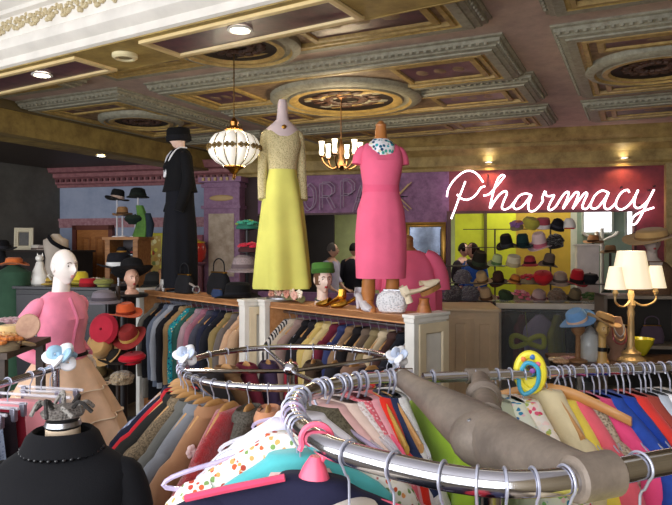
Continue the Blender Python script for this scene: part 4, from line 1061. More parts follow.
mb = MB(); mb.loft(neck_dip(body_rings([(zz(170), .112, .094), (zz(160), .122, .102), (zz(146), .146, .112, 0, -.012), (zz(138), .142, .1), (zz(132), .134, .082), (zz(129.5), .118, .072), (zz(131), .108, .066)], 40), 3, .16, .1), cap=(False, False)); mb.build('beaded_bodice', SEQ, t)
for s in (-1, 1):
    mb = MB(); limb(mb, [(s*.11, 0, zz(132)), (s*.137, .0, zz(137)), (s*.155, .02, zz(158)), (s*.163, .01, zz(180)), (s*.165, -.03, zz(200))], [.026, .04, .04, .037, .036], 12); mb.build('beaded_sleeve', SEQ, t)
mb = MB(); mb.ball((0, -.078, zz(128.5)), (.02, .008, .018), 10, 6); mb.build('brooch', GOLD, t)
mb = MB(); mb.tube([V((0, 0, .02)), V((0, 0, zz(180)))], .012, 8); mb.build('pole', STEEL, t)
form_base(t, STEEL)
# pink sheath dress
p = onRk(1.1, .17, HR+.002); dP = p.y
t = thing('dressed_mannequin', 'wooden mannequin with a short pink sheath dress and printed scarf on the right wooden rack', 'mannequin', TR(p) @ RZ(rad(10)))
zz = lambda y: PZ(y, dP)-p.z
TAN = mat('b8763f', .4, 0, 'plain'); PNK = fab('f0688c', 'plain', None, 5)
mb = MB()
mb.loft(body_rings([(zz(270), .1, .085), (zz(220), .15, .1), (zz(185), .11, .085), (zz(165), .13, .1), (zz(150), .135, .08), (zz(143), .07, .055), (zz(138), .042, .042), (zz(130), .038, .038), (zz(126), .034, .034)], 24))
for s in (-1, 1):
    limb(mb, [(s*.075, 0, zz(265)), (s*.085, 0, zz(280)), (s*.085, .015, zz(292)), (s*.085, 0, .03)], [.06, .046, .05, .03], 12)
    mb.loft(body_rings([(.0, .035, .09, s*.085, -.05), (.025, .034, .085, s*.085, -.045), (.05, .028, .04, s*.085, -.01), (.08, .024, .026, s*.085, .0)], 14))
mb.build('body', TAN, t)
mb = MB(); mb.lathe([(.035, zz(127)), (.038, zz(125)), (.024, zz(123)), (.012, zz(121)), (.001, zz(120.5))], 16, cap=(True, False)); mb.build('neck_finial', TAN, t)
mb = MB(); mb.loft(neck_dip(body_rings([(zz(277), .165, .13), (zz(278), .172, .138), (zz(260), .178, .142, 0, 0, .012), (zz(235), .178, .142, 0, 0, .02), (zz(210), .162, .13, 0, 0, .02), (zz(192), .125, .105), (zz(188), .122, .102), (zz(175), .138, .118, 0, -.01), (zz(163), .15, .125, 0, -.015), (zz(153), .15, .1), (zz(147), .13, .08), (zz(144), .105, .065)], 40, 12), 3, .07, .1), cap=(False, False)); mb.build('dress', PNK, t)
mb = MB(); mb.loft(body_rings([(zz(193), .13, .11), (zz(191), .128, .108), (zz(186), .126, .106), (zz(184.5), .127, .107)], 32), cap=(False, False)); mb.build('waist_seam', fab('e85c82', 'plain'), t)
for s in (-1, 1):
    mb = MB(); limb(mb, [(s*.09, 0, zz(151)), (s*.125, 0, zz(152)), (s*.148, 0, zz(158)), (s*.156, 0, zz(165))], [.03, .044, .046, .046], 14); mb.build('cap_sleeve', PNK, t)
mb = MB(); R = []
for zq, a, b in ((zz(157), .085, .1), (zz(151), .098, .1), (zz(146), .1, .085), (zz(142.5), .08, .066), (zz(139.5), .055, .052), (zz(141), .05, .048)): R.append(body_rings([(zq, a, b, 0, -.008 if a > .06 else 0, .05)], 28, 7)[0])
mb.loft(R, cap=(False, False)); mb.build('scarf', fab('f0eef4', 'floral', 'mixed', 40), t)
# black suit with hat
x = rack_x(MRL, 180); p = onL(x, .17); dB = p.y
t = thing('dressed_mannequin', 'mannequin in a long black suit with white collar edge on the left wooden rack', 'mannequin', TR(p) @ RZ(rad(-58)))
zz = lambda y: PZ(y, dB)-p.z
BK = fab('0e0e12', 'fabric'); BK2 = fab('12131a', 'fabric')
mb = MB(); mb.loft(body_rings([(zz(200), .12, .09), (zz(170), .12, .09), (zz(156), .15, .085), (zz(151), .09, .06), (zz(148), .05, .048), (zz(144), .046, .046), (zz(140), .05, .05)], 20)); head(mb, TR((0, -.02, zz(139))), .8, n=20, m=14); mb.build('body', mat('d8b8a8', .5), t)
mb = MB(); mb.loft(body_rings([(zz(192), .165, .165, 0, 0, .02), (zz(186), .155, .15), (zz(178), .145, .135), (zz(167), .16, .14, 0, -.02), (zz(157), .172, .105), (zz(152), .14, .08), (zz(149), .075, .062)], 28), cap=(True, False)); mb.build('jacket', BK, t)
for s in (-1, 1):
    mb = MB(); limb(mb, [(s*.11, 0, zz(156)), (s*.15, 0, zz(159)), (s*.18, .02, zz(180)), (s*.18, -.03, zz(200)), (s*.17, -.07, zz(212))], [.035, .054, .056, .05, .046], 12); mb.build('sleeve', BK, t)
    mb = MB(); mb.tube(catmull([(s*.05, .05, zz(148)), (s*.072, -.03, zz(149)), (s*.07, -.1, zz(156)), (s*.04, -.135, zz(167)), (s*.012, -.15, zz(178))], 4), .0085, 6); mb.build('white_edging', fab('e8e8ec'), t)
mb = MB(); mb.loft(body_rings([(.04, .155, .165, 0, 0, .06), (.1, .158, .168, 0, 0, .06), (zz(250), .155, .165, 0, 0, .05), (zz(225), .152, .155, 0, 0, .03), (zz(205), .145, .135), (zz(195), .142, .13), (zz(185), .138, .122)], 40, 9)); mb.build('skirt', BK2, t)
form_base(t, BLACKM)
ht = hat('pillbox', 'black toque hat on the black suit mannequin', TR((p.x-.01, p.y, p.z+zz(141.5))) @ RZ(.4) @ Matrix.Rotation(rad(-4), 4, 'Y'), '0b0b0e', .14, .125, '15151a')
# ---------------------------------------------------------------- things on the right rack
def mhead(name, label, M, sc=1.0, skin='e6cbbb', lips='b03038', hair=None, neckl=.12, shoulders=False):
    t = thing(name, label, 'mannequin head', M)
    mb = MB(); zc = neckl+.1*sc
    head(mb, TR((0, 0, zc)), sc)
    mb.loft(body_rings([(0, .075*sc, .062*sc), (.015, .075*sc, .062*sc), (.04, .055*sc, .052*sc, 0, .008), (neckl*.6, .045*sc, .046*sc, 0, .014), (neckl+.03, .046*sc, .05*sc, 0, .012)], 20))
    mb.build('head_form', mat(skin, .45), t); face(t, TR((0, 0, zc)), sc, lips)
    if hair:
        mb = MB(); R = []
        for q in range(9):
            a = -.35+q*.24; R.append([head_pt((math.cos(a)*math.cos(b), math.cos(a)*math.sin(b), math.sin(a)), sc*1.07)+V((0, .008, zc)) for b in [rad(-50+280*k/20) for k in range(21)]])
        mb.loft(R, closed=False); mb.build('hair', fab(hair), t)
    return t
p = onRk(rack_x(MRR, 324), .16)
hs = .9*p.y*(305-262)/F/.33
hd = mhead('mannequin_head', 'painted mannequin head with red lips wearing the green pillbox hat, on the right rack', TR(p) @ RZ(rad(20)), hs, neckl=.11*hs, hair='6a4a34')
mb = MB()
for k in range(22):
    a = 2*PI*k/22; mb2 = MB(); mb2.ball((.06*hs*math.cos(a), .056*hs*math.sin(a)+.006, .036-.012*math.sin(a)*-1), .0085, 8, 5); mb2.build('necklace_bead', mat('3a4a44', .3), hd)
hat('pillbox', 'green pillbox hat on the painted mannequin head', TR(p+V((0, 0, .11*hs+.1*hs+.055*hs))) @ RZ(rad(20)) @ Matrix.Rotation(rad(-5), 4, 'X'), '4a7a34', .118*hs, .08, '3a6428')
def flowers(name, label, MR, x0, x1, y, cols, r=.03, n=11):
    t = thing(name, label, 'flower garland', MR @ TR(((x0+x1)/2, y, HR+.002)))
    mb = MB(); mb.tube(catmull([(-(x1-x0)/2, 0, .03), (-(x1-x0)/4, .02, .045), (0, -.01, .04), ((x1-x0)/4, .015, .045), ((x1-x0)/2, 0, .03)], 4), .03, 8); mb.build('stem_bundle', fab('8a8a60', 'lace', '5c6a3c'), t)
    for i in range(n):
        f = (i+.5)/n; c = V((-(x1-x0)/2+(x1-x0)*f, -.03+.05*((i*7) % 3)/2-.01, .05+.03*((i*5) % 4)/3)); mb = MB()
        for k in range(6):
            a = k*1.047+i; mb.ball(c+V((r*.75*math.cos(a), r*.4*math.sin(a*2)*.3, r*.75*math.sin(a))), (r*.55, r*.4, r*.55), 7, 5)
        mb.ball(c+V((0, -r*.4, 0)), r*.35, 7, 5); mb.build('blossom', fab(cols[i % len(cols)]), t)
x0, x1 = rack_x(MRR, 281), rack_x(MRR, 309)
flowers('flower_garland', 'garland of pink, cream and yellow cloth flowers at the feet of the yellow gown', MRR, x0, x1, .1, ('e0a08c', 'f0dcc0', 'e8d070', 'e8b8a8', 'f4ead8', 'd8788a'))
def shoe(name, label, M, c, L=.23, heel=.08, plat=0, metal=0, group=None, sandal=False):
    t = thing(name, label, 'shoe', M, group)
    m = mat(c, .3, metal, 'metal' if metal else 'plain')
    mb = MB(); R = []
    for f, z, w_, h in ((0, heel, .026, .022), (.15, heel*.95, .03, .02), (.4, heel*.55+plat*.3, .026, .014), (.65, .012+plat, .036, .012), (.85, .01+plat, .038, .012), (1, .012+plat, .022, .012)):
        R.append([V((w_*math.cos(2*PI*k/10), -L/2+L*f, z+h*math.sin(2*PI*k/10))) for k in range(10)])
    mb.loft(R); mb.build('sole', m, t)
    mb = MB(); mb.tube([V((0, -L/2+.025, heel)), V((0, -L/2+.02, .004))], [.022, .012 if not plat else .024], 10); mb.build('heel', m, t)
    if plat: mb = MB(); mb.loft(body_rings([(0, .036, .075, 0, L*.22), (plat, .038, .078, 0, L*.22)], 16)); mb.build('platform', mat('b07a48', .4, 0, 'wood', '8a5a30'), t)
    mb = MB(); R = []
    for f, z, w_, h in ((.55, .03+plat, .036, .04), (.7, .018+plat, .04, .034), (.9, .014+plat, .037, .024), (1.02, .012+plat, .02, .014)):
        R.append([V((w_*math.cos(PI*k/8), -L/2+L*f, z+h*math.sin(PI*k/8))) for k in range(9)])
    mb.loft(R, closed=False); mb.build('toe_upper', m, t)
    mb = MB(); R = []
    for z in (0, .03, .05):
        R.append([V(((.032-.1*z)*math.cos(PI+PI*k/8), -L/2+.035+.045*math.sin(PI+PI*k/8), heel+z)) for k in range(9)])
    mb.loft(R, closed=False); mb.build('heel_counter', m, t)
    return t
for px, yy, rz, lb in ((340, .08, 60, 'shiny gold heeled shoe lying left of the pair beside the painted head'), (351, .13, 100, 'shiny gold heeled shoe nearer the mannequin legs')):
    shoe('gold_shoe', lb, TR(onRk(rack_x(MRR, px), yy)) @ RZ(rad(rz)), 'c8923a', metal=1, group='gold shoes')
shoe('silver_shoe', 'silver heeled sandal between the mannequin legs', TR(onRk(rack_x(MRR, 374), .07)) @ RZ(rad(200)), 'd4d0d8', .25, .1, metal=0)
t = thing('beaded_purse', 'white beaded round purse beside the legs of the pink dress mannequin', 'handbag', TR(onRk(rack_x(MRR, 399), .1)) @ RZ(TH+.4))
mb = MB(); mb.loft(body_rings([(0, .07, .03), (.01, .09, .045), (.06, .105, .055, 0, 0, .05), (.11, .098, .048, 0, 0, .05), (.14, .07, .03), (.148, .04, .012)], 28, 8)); mb.build('body', fab('e4e4e8', 'sequin', 'a8aab0', 70), t)
mb = MB(); mb.bb(-.06, .06, -.012, .012, .142, .156); mb.build('clasp_frame', STEEL, t, bevel=.003)
p = onRk(rack_x(MRR, 428), .13)
t = thing('shoe_stand', 'tan wooden shoe stand holding the cream platform shoe at the end of the right rack', 'stand', TR(p))
mb = MB(); mb.loft(body_rings([(0, .055, .055), (.02, .05, .05), (.09, .03, .03), (.11, .035, .035)], 18)); mb.build('block', mat('b5713a', .45, 0, 'wood', '8f5226'), t)
sh = shoe('platform_shoe', 'cream platform shoe tilted up on its tan stand at the right end of the rack', TR(p+V((0, 0, .125))) @ RZ(rad(-70)) @ Matrix.Rotation(rad(24), 4, 'X'), 'ead9bc', .26, .07, .03)
# pink blouse on its own bust, behind
p = V((PX(408, 4.95), 4.95, 0)); zb = PZ(300, 4.95)
t = thing('blouse_bust', 'bust with wooden neck in a loose pink blouse behind the pink sheath dress', 'dress form', TR(p) @ RZ(rad(-8)))
zz = lambda y: PZ(y, 4.95)
mb = MB(); mb.loft(body_rings([(zz(300), .13, .1), (zz(270), .14, .1), (zz(256), .14, .08), (zz(251), .08, .06), (zz(247), .042, .042), (zz(240), .04, .04)], 20)); mb.lathe([(.04, zz(240)), (.044, zz(239)), (.03, zz(236)), (.001, zz(234.5))], 16, cap=(True, False)); mb.build('torso', mat('b07a4a', .45, 0, 'wood', '8c5a32'), t)
mb = MB(); mb.loft(body_rings([(zz(310), .23, .15, .02, 0, .06), (zz(290), .235, .15, .015, 0, .06), (zz(270), .215, .135, .01, 0, .04), (zz(260), .19, .11), (zz(254), .15, .085), (zz(250.5), .085, .065), (zz(251.5), .075, .06)], 36, 9), cap=(False, False)); mb.build('blouse', PNK, t)
for s in (-1, 1):
    mb = MB(); limb(mb, [(s*.13, 0, zz(255)), (s*.19, 0, zz(261)), (s*.235, 0, zz(275)), (s*.25, -.01, zz(290))], [.05, .07, .075, .075], 12); mb.build('sleeve', PNK, t)
mb = MB(); mb.tube([V((0, 0, .03)), V((0, 0, zz(299)))], .018, 8); mb.build('pole', STEEL, t)
form_base(t, STEEL, .06)
# ---------------------------------------------------------------- things on the left rack
def L_at(px, y=.17, dz=0): return onL(rack_x(MRL, px), y, HR+.002+dz)
bag('soft black handbag with loop handle on the left rack near the yellow gown', TR(L_at(216, .2)) @ RZ(TH), '16161a', .3, .2, .14)
hat('brim', 'big floppy black hat on the left rack in front of the veiled hats', TR(L_at(238, .17)) @ RZ(.3), '111114', .2, .13, '1c1c22')
bag('small glossy navy clutch bag in front of the floppy black hat', TR(L_at(229, .05)) @ RZ(TH), '2a3a5c', .16, .07, .05, handle=False)
t = thing('belt', 'grey belt with a round metal buckle draped along the left rack', 'belt', TR(L_at(196, .08)))
Ci = t.matrix_world.inverted()
pts = [L_at(px, yy, zz_) for px, yy, zz_ in ((166, .2, .05), (172, .17, .1), (182, .14, .12), (192, .1, .1), (202, .06, .09), (209, .03, .07))]
mb = MB(); mb.tube(catmull(pts, 5), .011, 6, flat=.5); mb.build('strap', mat('9a8f86', .5), t, Ci)
mb = MB(); c = L_at(211, .02, .05); mb.tube([c+V((.03*math.cos(a), 0, .03*math.sin(a))) for a in [2*PI*k/20 for k in range(20)]], .007, 6, closed=True); mb.build('buckle', STEEL, t, Ci)
bag('shiny black patent handbag at the foot of the black suit', TR(L_at(192, .09)) @ RZ(TH), '1c1c20', .26, .17, .12)
t = thing('wooden_box', 'tan wooden board box standing at the left end of the left rack', 'box', TR(L_at(165, .2)) @ RZ(rad(-12)))
mb = MB(); mb.bb(-.08, .08, -.03, .03, 0, .2); mb.build('case', mat('b98352', .5, 0, 'wood', '94612f'), t, bevel=.006)
mb = MB(); mb.bb(-.085, .085, -.034, .034, .17, .205); mb.build('lid', mat('a8703f', .5, 0, 'wood', '8a5529'), t, bevel=.004)
shoe('silver_shoe', 'silver grey heeled shoe in front of the tan box on the left rack', TR(L_at(172, .05)) @ RZ(rad(30)), 'b8b4b0', .23, .07)
# hat tree on the left rack with green and red flowered hats
p = L_at(231, .3)
t = thing('hat_tree', 'dark hat tree with pegs holding flowered hats between black suit and yellow gown', 'hat stand', TR((p.x, p.y+.25, 0)))
hz = [PZ(y, p.y+.25) for y in (229, 252, 272)]
mb = MB(); mb.tube([V((0, 0, .03)), V((0, 0, hz[0]))], .016, 8); mb.build('pole', BLACKM, t)
mb = MB(); mb.lathe([(.2, 0), (.2, .015), (.05, .04), (.02, .06)], 20); mb.build('base', BLACKM, t)
for z in hz:
    mb = MB(); mb.lathe([(.03, z-.012), (.07, z-.006), (.07, z-.001), (.001, z)], 16, cap=(True, False)); mb.build('peg_plate', BLACKM, t)
q = V((p.x, p.y+.25, 0))
hat('flower', 'green flowered hat topmost on the hat tree beside the mauve pilaster', TR(q+V((0, 0, hz[0]))), '3a9a80', .13, .1, '8aa84a', c2='2a6a5a')
hat('flower', 'red flowered hat in the middle of the hat tree', TR(q+V((.02, 0, hz[1]))), 'c8203c', .13, .11, 'e04858', c2='4a2a2c')
hat('cloche', 'grey veiled cloche hat lowest on the hat tree', TR(q+V((-.03, 0, hz[2]))), '9a8a8c', .16, .16, '6a5a5e', kind2='lace', c2='6a5c60')
# crystal lantern
dL = 1.5*F/(HY-55+0); dL = 5.0; X = PX(234, dL)
t = thing('crystal_lantern', 'pear-shaped crystal lantern hanging on a long rod before the black suit and yellow gown', 'pendant lamp', TR((X, dL, 0)))
zt, zb, zm = PZ(131, dL), PZ(170, dL), PZ(149.5, dL)
CRY = mat('f6ead0', .35, 0, 'glow', emit=.5)
for k in range(12):
    a0 = 2*PI*k/12; mb = MB(); R = []
    for f in range(9):
        g = f/8; z = zb+.03+(zt-zb-.03)*g
        r = .055+.128*math.sin(PI*min(1, max(0, g*.93+.02)))**.62 if f < 8 else .06
        ring = []
        for q in range(7):
            aa = a0+(q-3)/3*(PI/12)*.94; bl = r*(1+.13*math.cos((q-3)/3*PI/2)) ; ring.append(V((bl*math.cos(aa), bl*math.sin(aa), z)))
        R.append(ring)
    mb.loft(R, closed=False); mb.build('crystal_lobe', CRY, t)
    mb = MB(); a = a0; z = zm+.012; r = .206; c = V((r*math.cos(a), r*math.sin(a), z)); tg = V((-math.sin(a), math.cos(a), 0))
    for (u_, v_) in ((0, 0), (.02, .011), (-.02, .011), (.02, -.011), (-.02, -.011), (.036, 0), (-.036, 0)): mb.ball(c+tg*u_+V((0, 0, v_)), .0125, 6, 4)
    mb.build('gilt_flower', mat('6a5226', .4, .6), t)
    aa = a0+PI/12; mb = MB(); mb.tube([V(((.06+.128*math.sin(PI*min(1, max(0, g*.93+.02)))**.62)*math.cos(aa), (.06+.128*math.sin(PI*min(1, max(0, g*.93+.02)))**.62)*math.sin(aa), zb+.03+(zt-zb-.03)*g)) for g in [k_/8 for k_ in range(8)]], .0045, 5); mb.build('rib', mat('6a5a3a', .4, .6), t)
mb = MB(); mb.lathe([(.06, zt-.005), (.075, zt+.01), (.06, zt+.025), (.03, zt+.04), (.035, zt+.07), (.014, zt+.1), (.001, zt+.11)], 18, cap=(True, False)); mb.build('crown', mat('a8743c', .35, 1, 'metal'), t)
mb = MB(); mb.lathe([(.001, zb-.075), (.014, zb-.06), (.01, zb-.035), (.03, zb-.02), (.045, zb), (.08, zb+.02), (.08, zb+.035)], 18, cap=(False, True)); mb.build('finial', mat('a8743c', .35, 1, 'metal'), t)
mb = MB(); mb.tube([V((0, 0, zt+.1)), V((0, 0, 3.215))], .005, 6); mb.build('rod', mat('8a6a3c', .4, 1, 'metal'), t)
light('lantern_lamp', 'POINT', (X, dL, zm), 60, (1, .86, .62), size=.2)
# chandelier
dC = 6.44; X = PX(341, dC)
t = thing('chandelier', 'gilt candle chandelier with glowing tulip shades under the round ceiling medallion', 'chandelier', TR((X, dC, 0)))
zz = lambda y: PZ(y, dC)
BR = mat('9a7250', .4, 1, 'metal')
mb = MB(); mb.lathe([(.001, zz(171)), (.02, zz(169)), (.05, zz(166)), (.03, zz(162)), (.02, zz(155)), (.035, zz(150)), (.02, zz(145)), (.012, zz(140)), (.001, zz(138))], 16, cap=(False, False)); mb.build('stem', BR, t)
mb = MB(); mb.tube([V((0, 0, zz(140))), V((0, 0, 3.215))], .006, 6); mb.build('rod', BR, t)
mb = MB(); mb.lathe([(.08, 3.215), (.075, 3.2), (.02, 3.18), (.006, 3.17)], 16); mb.build('canopy', BR, t)
SHG = mat('ffe8c0', .4, 0, 'glow', emit=2.2)
for k in range(6):
    a = k*PI/3+.2; e = V((math.cos(a), math.sin(a), 0))
    mb = MB(); mb.tube(catmull([e*.02+V((0, 0, zz(165))), e*.09+V((0, 0, zz(169))), e*.17+V((0, 0, zz(164))), e*.2+V((0, 0, zz(158)))], 4), .008, 6); ar = mb.build('arm', BR, t)
    mb = MB(); mb.lathe([(.012, zz(158)), (.028, zz(157)), (.03, zz(156.3))], 12, M=TR(e*.2)); mb.build('cup', BR, ar)
    mb = MB(); mb.lathe([(.016, zz(156)), (.026, zz(153.5)), (.02, zz(149)), (.026, zz(144)), (.03, zz(142))], 12, M=TR(e*.2), cap=(True, False)); mb.build('shade', SHG, ar)
    mb = MB()
    for q in range(3): mb.ball(e*(.2)+V((.02*math.cos(q*2.1), .02*math.sin(q*2.1), zz(159.5)-.01*q)), (.007, .007, .014), 6, 4)
light('chandelier_lamp', 'POINT', (X, dC, zz(148)), 34, (1, .8, .5), size=.22)
# ================================================================ neon sign on the rear wall
random.seed(31)
OFF = .1
NEON = mat('ffdce6', .4, 0, 'glow', emit=4)
def wp(x, y, off=OFF):
    s, z = onW(x, y, off); return V((s, -off, z))
ca = lambda pts: [(440+x/6.11, 160+y/6.11) for x, y in pts]
cb = lambda pts: [(540+x/5.09, 160+y/5.09) for x, y in pts]
strokes = [ca([(42, 225), (50, 180), (80, 130), (120, 90), (160, 68), (200, 70), (235, 95), (264, 136)]),
           ca([(276, 160), (250, 170), (225, 205), (195, 232), (160, 243), (125, 232), (105, 210)]),
           ca([(155, 130), (140, 170), (115, 235), (90, 305), (68, 360)]),
           ca([(265, 218), (300, 208), (345, 160), (382, 115), (394, 98), (378, 92), (355, 115), (335, 165), (315, 240), (305, 295), (330, 255), (365, 210), (400, 190), (408, 208), (390, 250), (378, 290), (395, 302), (425, 290), (450, 262), (466, 240), (490, 215), (525, 205), (555, 213)]),
           ca([(466, 240), (448, 280), (465, 300), (500, 285), (535, 245), (558, 212), (540, 270), (545, 308), (570, 312), (600, 290), (628, 250)])+cb([(12, 192), (26, 158), (32, 180), (50, 184), (72, 180), (52, 218), (42, 248), (56, 254), (82, 234), (106, 195), (130, 166), (146, 166), (135, 205), (116, 248), (150, 202), (180, 166), (196, 170), (182, 212), (166, 248), (200, 202), (228, 168), (240, 174), (222, 215), (216, 243), (236, 248), (258, 222), (280, 180), (315, 156), (348, 165)]),
           cb([(258, 222), (262, 244), (290, 244), (325, 205), (350, 165), (330, 215), (330, 244), (354, 248), (388, 218)]),
           cb([(455, 166), (445, 152), (415, 165), (390, 205), (388, 238), (410, 252), (440, 240), (472, 205), (500, 152), (485, 190), (480, 232), (504, 244), (545, 212), (580, 150), (545, 220), (505, 300), (480, 328), (463, 318), (480, 285), (520, 262), (580, 242)])]
sign = thing('neon_sign', 'glowing pinkish-white neon script sign reading Pharmacy on the maroon wall', 'neon sign', MW)
for st in strokes:
    mb = MB(); mb.tube(catmull([wp(*q) for q in st], 5), .0125, 8); mb.build('neon_tube', NEON, sign)
for x, y in ((463, 184), (488, 175), (520, 200), (560, 205), (605, 205), (640, 205), (622, 187), (650, 190), (655, 186)):
    mb = MB(); q = wp(x, y); mb.tube([q, V((q.x, 0, q.z))], .012, 6); mb.build('standoff', mat('1e1a22', .5), sign)
# light that the tubes throw on the wall comes from the glowing tubes themselves
# unlit double-line letters on the purple wall
def glyph(ch, x0, y0, wd, ht):
    g = {'O': [[(.5, 0), (.1, .2), (0, .5), (.1, .8), (.5, 1), (.9, .8), (1, .5), (.9, .2), (.5, 0)]],
         'R': [[(0, 1), (0, 0), (.6, 0), (.95, .15), (.95, .38), (.6, .52), (0, .52)], [(.5, .52), (1, 1)]],
         'P': [[(0, 1), (0, 0), (.6, 0), (.95, .15), (.95, .38), (.6, .52), (0, .52)]],
         'A': [[(0, 1), (.5, 0), (1, 1)], [(.2, .62), (.8, .62)]],
         'K': [[(0, 0), (0, 1)], [(1, 0), (.1, .52), (1, 1)]]}[ch]
    return [[(x0+a*wd, y0+b*ht) for a, b in s] for s in g]
LT = mat('b39cb8', .35)
for ch, x0, y0, wd, ht, lb in (('O', 303, 184, 12, 26, 'unlit outline letter O on the purple wall right of the yellow gown'), ('R', 321, 183, 13, 26, 'unlit outline letter R on the purple wall'),
                               ('P', 342, 180, 12, 28, 'unlit outline letter P on the purple wall left of the pink dress'), ('A', 354, 184, 16, 27, 'unlit outline letter A half hidden by the pink dress'), ('K', 395, 183, 15, 27, 'unlit outline letter K on the wall right of the pink dress')):
    t = thing('sign_letter', lb, 'sign letter', MW)
    for st in glyph(ch, x0, y0, wd, ht):
        for o in (-.022, .022):
            pts = [wp(x, y, .06)+V((o, 0, o*.6)) for x, y in st]
            mb = MB(); mb.tube(catmull(pts, 4) if ch == 'O' else [p for i in range(len(pts)-1) for p in (pts[i], pts[i].lerp(pts[i+1], .5), pts[i].lerp(pts[i+1], .96))]+[pts[-1]], .009, 6); mb.build('outline_tube', mat('d6b78a', .4) if ch == 'K' else LT, t)
    q = wp(x0+wd/2, y0+ht/2, .06)
    mb = MB(); mb.tube([q, V((q.x, 0, q.z))], .01, 6); mb.tube([q+V((-.08, 0, 0)), q+V((.08, 0, 0))], .006, 6); mb.build('bracket', BLACKM, t)
# gold framed mirror picture on the purple pier
def frame(label, M, w_, h_, fw, fm, im, name='picture_frame', glossy=False):
    t = thing(name, label, 'picture', M)
    MX = Matrix(((1, 0, 0, 0), (0, 0, -1, 0), (0, 1, 0, 0), (0, 0, 0, 1)))
    mb = MB(); rectframe(mb, -w_/2, w_/2, 0, h_, [(0, 0), (0, .03), (fw*.3, .04), (fw*.6, .028), (fw*.85, .034), (fw, .012)], [0]*5, M=MX); mb.build('frame_moulding', fm, t)
    mb = MB(); mb.bb(-w_/2+fw*.9, w_/2-fw*.9, -.012, -.006, fw*.9, h_-fw*.9); mb.build('image', im, t)
    return t
a, z0 = onW(405, 266); b, z1 = onW(446, 222)
frame('gold framed dark mirror on the purple wall between the two openings', MW @ TR(((a+b)/2, -.004, z0)), b-a, z1-z0, .075, mat('b58a46', .35, .8, 'metal'), mat('6a7488', .12, .5, 'mottle', '3c4252', 4), 'mirror')
# ================================================================ people in the back room
def person(label, M, shirt, trousers, hair, skin='c99a80', hairlen=0, lean=0, name='person', turn=0, arm=None, hold=None, bag_=None):
    t = thing(name, label, 'person', M)
    SK = mat(skin, .5)
    J = [(0, 0, .95), (0, 0, 1.1), (0, -.01, 1.3), (0, -.01, 1.42), (0, -.015, 1.5),
         (.09, 0, .9), (.1, -.01, .5), (.1, .01, .09), (.1, -.12, .04), (-.09, 0, .9), (-.1, -.01, .5), (-.1, .01, .09), (-.1, -.12, .04),
         (.17, 0, 1.38), (.22, .02, 1.12), (.2, -.14, .95), (.19, -.2, .93), (-.17, 0, 1.38), (-.22, .02, 1.12), (-.2, -.14, .95), (-.19, -.2, .93)]
    E = [(0, 1), (1, 2), (2, 3), (3, 4), (0, 5), (5, 6), (6, 7), (7, 8), (0, 9), (9, 10), (10, 11), (11, 12), (3, 13), (13, 14), (14, 15), (15, 16), (3, 17), (17, 18), (18, 19), (19, 20)]
    Rr = [(.15, .11), (.13, .095), (.15, .1), (.09, .07), .05, .09, .06, .045, .035, .09, .06, .045, .035, .055, .043, .032, .022, .055, .043, .032, .022]
    skin_body('body', J, E, Rr, SK, t, Matrix.Identity(4), 1)
    ML = TR((0, 0, 1.0)) @ Matrix.Rotation(0, 4, 'X')
    hm = TR((0, -.035, 1.61)) @ RZ(turn)
    mb = MB(); head(mb, hm, 1.0, n=20, m=16); mb.build('head', SK, t); face(t, hm, 1.0, 'a8605a', '2a2018', '3a2a20')
    for s in (-1, 1):
        mb = MB(); hand(mb, TR((s*.19, -.2, .935)) @ Matrix.Rotation(rad(-60), 4, 'X') @ SC(s, 1, 1), .95); mb.build('hand', SK, t)
    mb = MB(); R = []
    for q in range(9):
        a = (-.2 if not hairlen else -.5)+q*(.2 if not hairlen else .24); R.append([hm @ (head_pt((math.cos(a)*math.cos(bb), math.cos(a)*math.sin(bb), math.sin(a)), 1.1)+V((0, .004, .006))) for bb in [rad(-42+264*k/20) for k in range(21)]])
    mb.loft(R, closed=False)
    if hairlen:
        mb.loft(body_rings([(1.66, .08, .06, 0, .02), (1.56, .088, .06, 0, .035), (1.45, .085, .05, 0, .04), (1.45-hairlen, .06, .03, 0, .05)], 18), M=TR((0, .0, 0)))
    mb.build('hair', fab(hair), t)
    SH = fab(shirt)
    mb = MB(); mb.loft(body_rings([(.9, .18, .13), (1.05, .165, .12), (1.2, .18, .125), (1.33, .19, .118), (1.4, .15, .09), (1.45, .075, .062)], 24), cap=(True, True)); mb.build('shirt', SH, t)
    for s in (-1, 1):
        mb = MB(); limb(mb, [(s*.13, 0, 1.39), (s*.19, 0, 1.35), (s*.225, .02, 1.15), (s*.215, -.06, 1.03)], [.055, .068, .06, .052], 12); mb.build('shirt_sleeve', SH, t)
    mb = MB(); mb.loft(body_rings([(.8, .175, .13), (.93, .172, .125)], 20)); 
    for s in (-1, 1): limb(mb, [(s*.09, 0, .9), (s*.1, -.01, .5), (s*.1, .01, .1)], [.105, .085, .07], 14)
    mb.build('trousers', fab(trousers), t)
    return t
def pW(px, off, extra=0):
    s, d = onWd(px, off); return MW @ V((s, off, 0))
P1 = pW(331, 1.05); person('grey-haired shopper in a lavender shirt seen from the side through the left opening', TR(P1) @ RZ(rad(60)), 'a8a0b8', '3a3a44', '5a5450', turn=.3)
P2 = pW(353, 1.9); person('dark-clothed shopper standing by the pale green wall behind the lavender shirt', TR(P2) @ RZ(rad(150)), '26242c', '2a2a30', '1a1614')
P3 = pW(462, 1.75); person('dark-haired shopper in black leaning close to the woman in the blue top', TR(P3) @ RZ(rad(50)), '2a2028', '22222a', '1e1614', skin='d8a898')
P4 = pW(474, .75); person('shopper with long brown hair and a bright blue top in the right opening', TR(P4) @ RZ(rad(-60)), '2d5cb4', '30303a', '2c1a16', hairlen=.12)
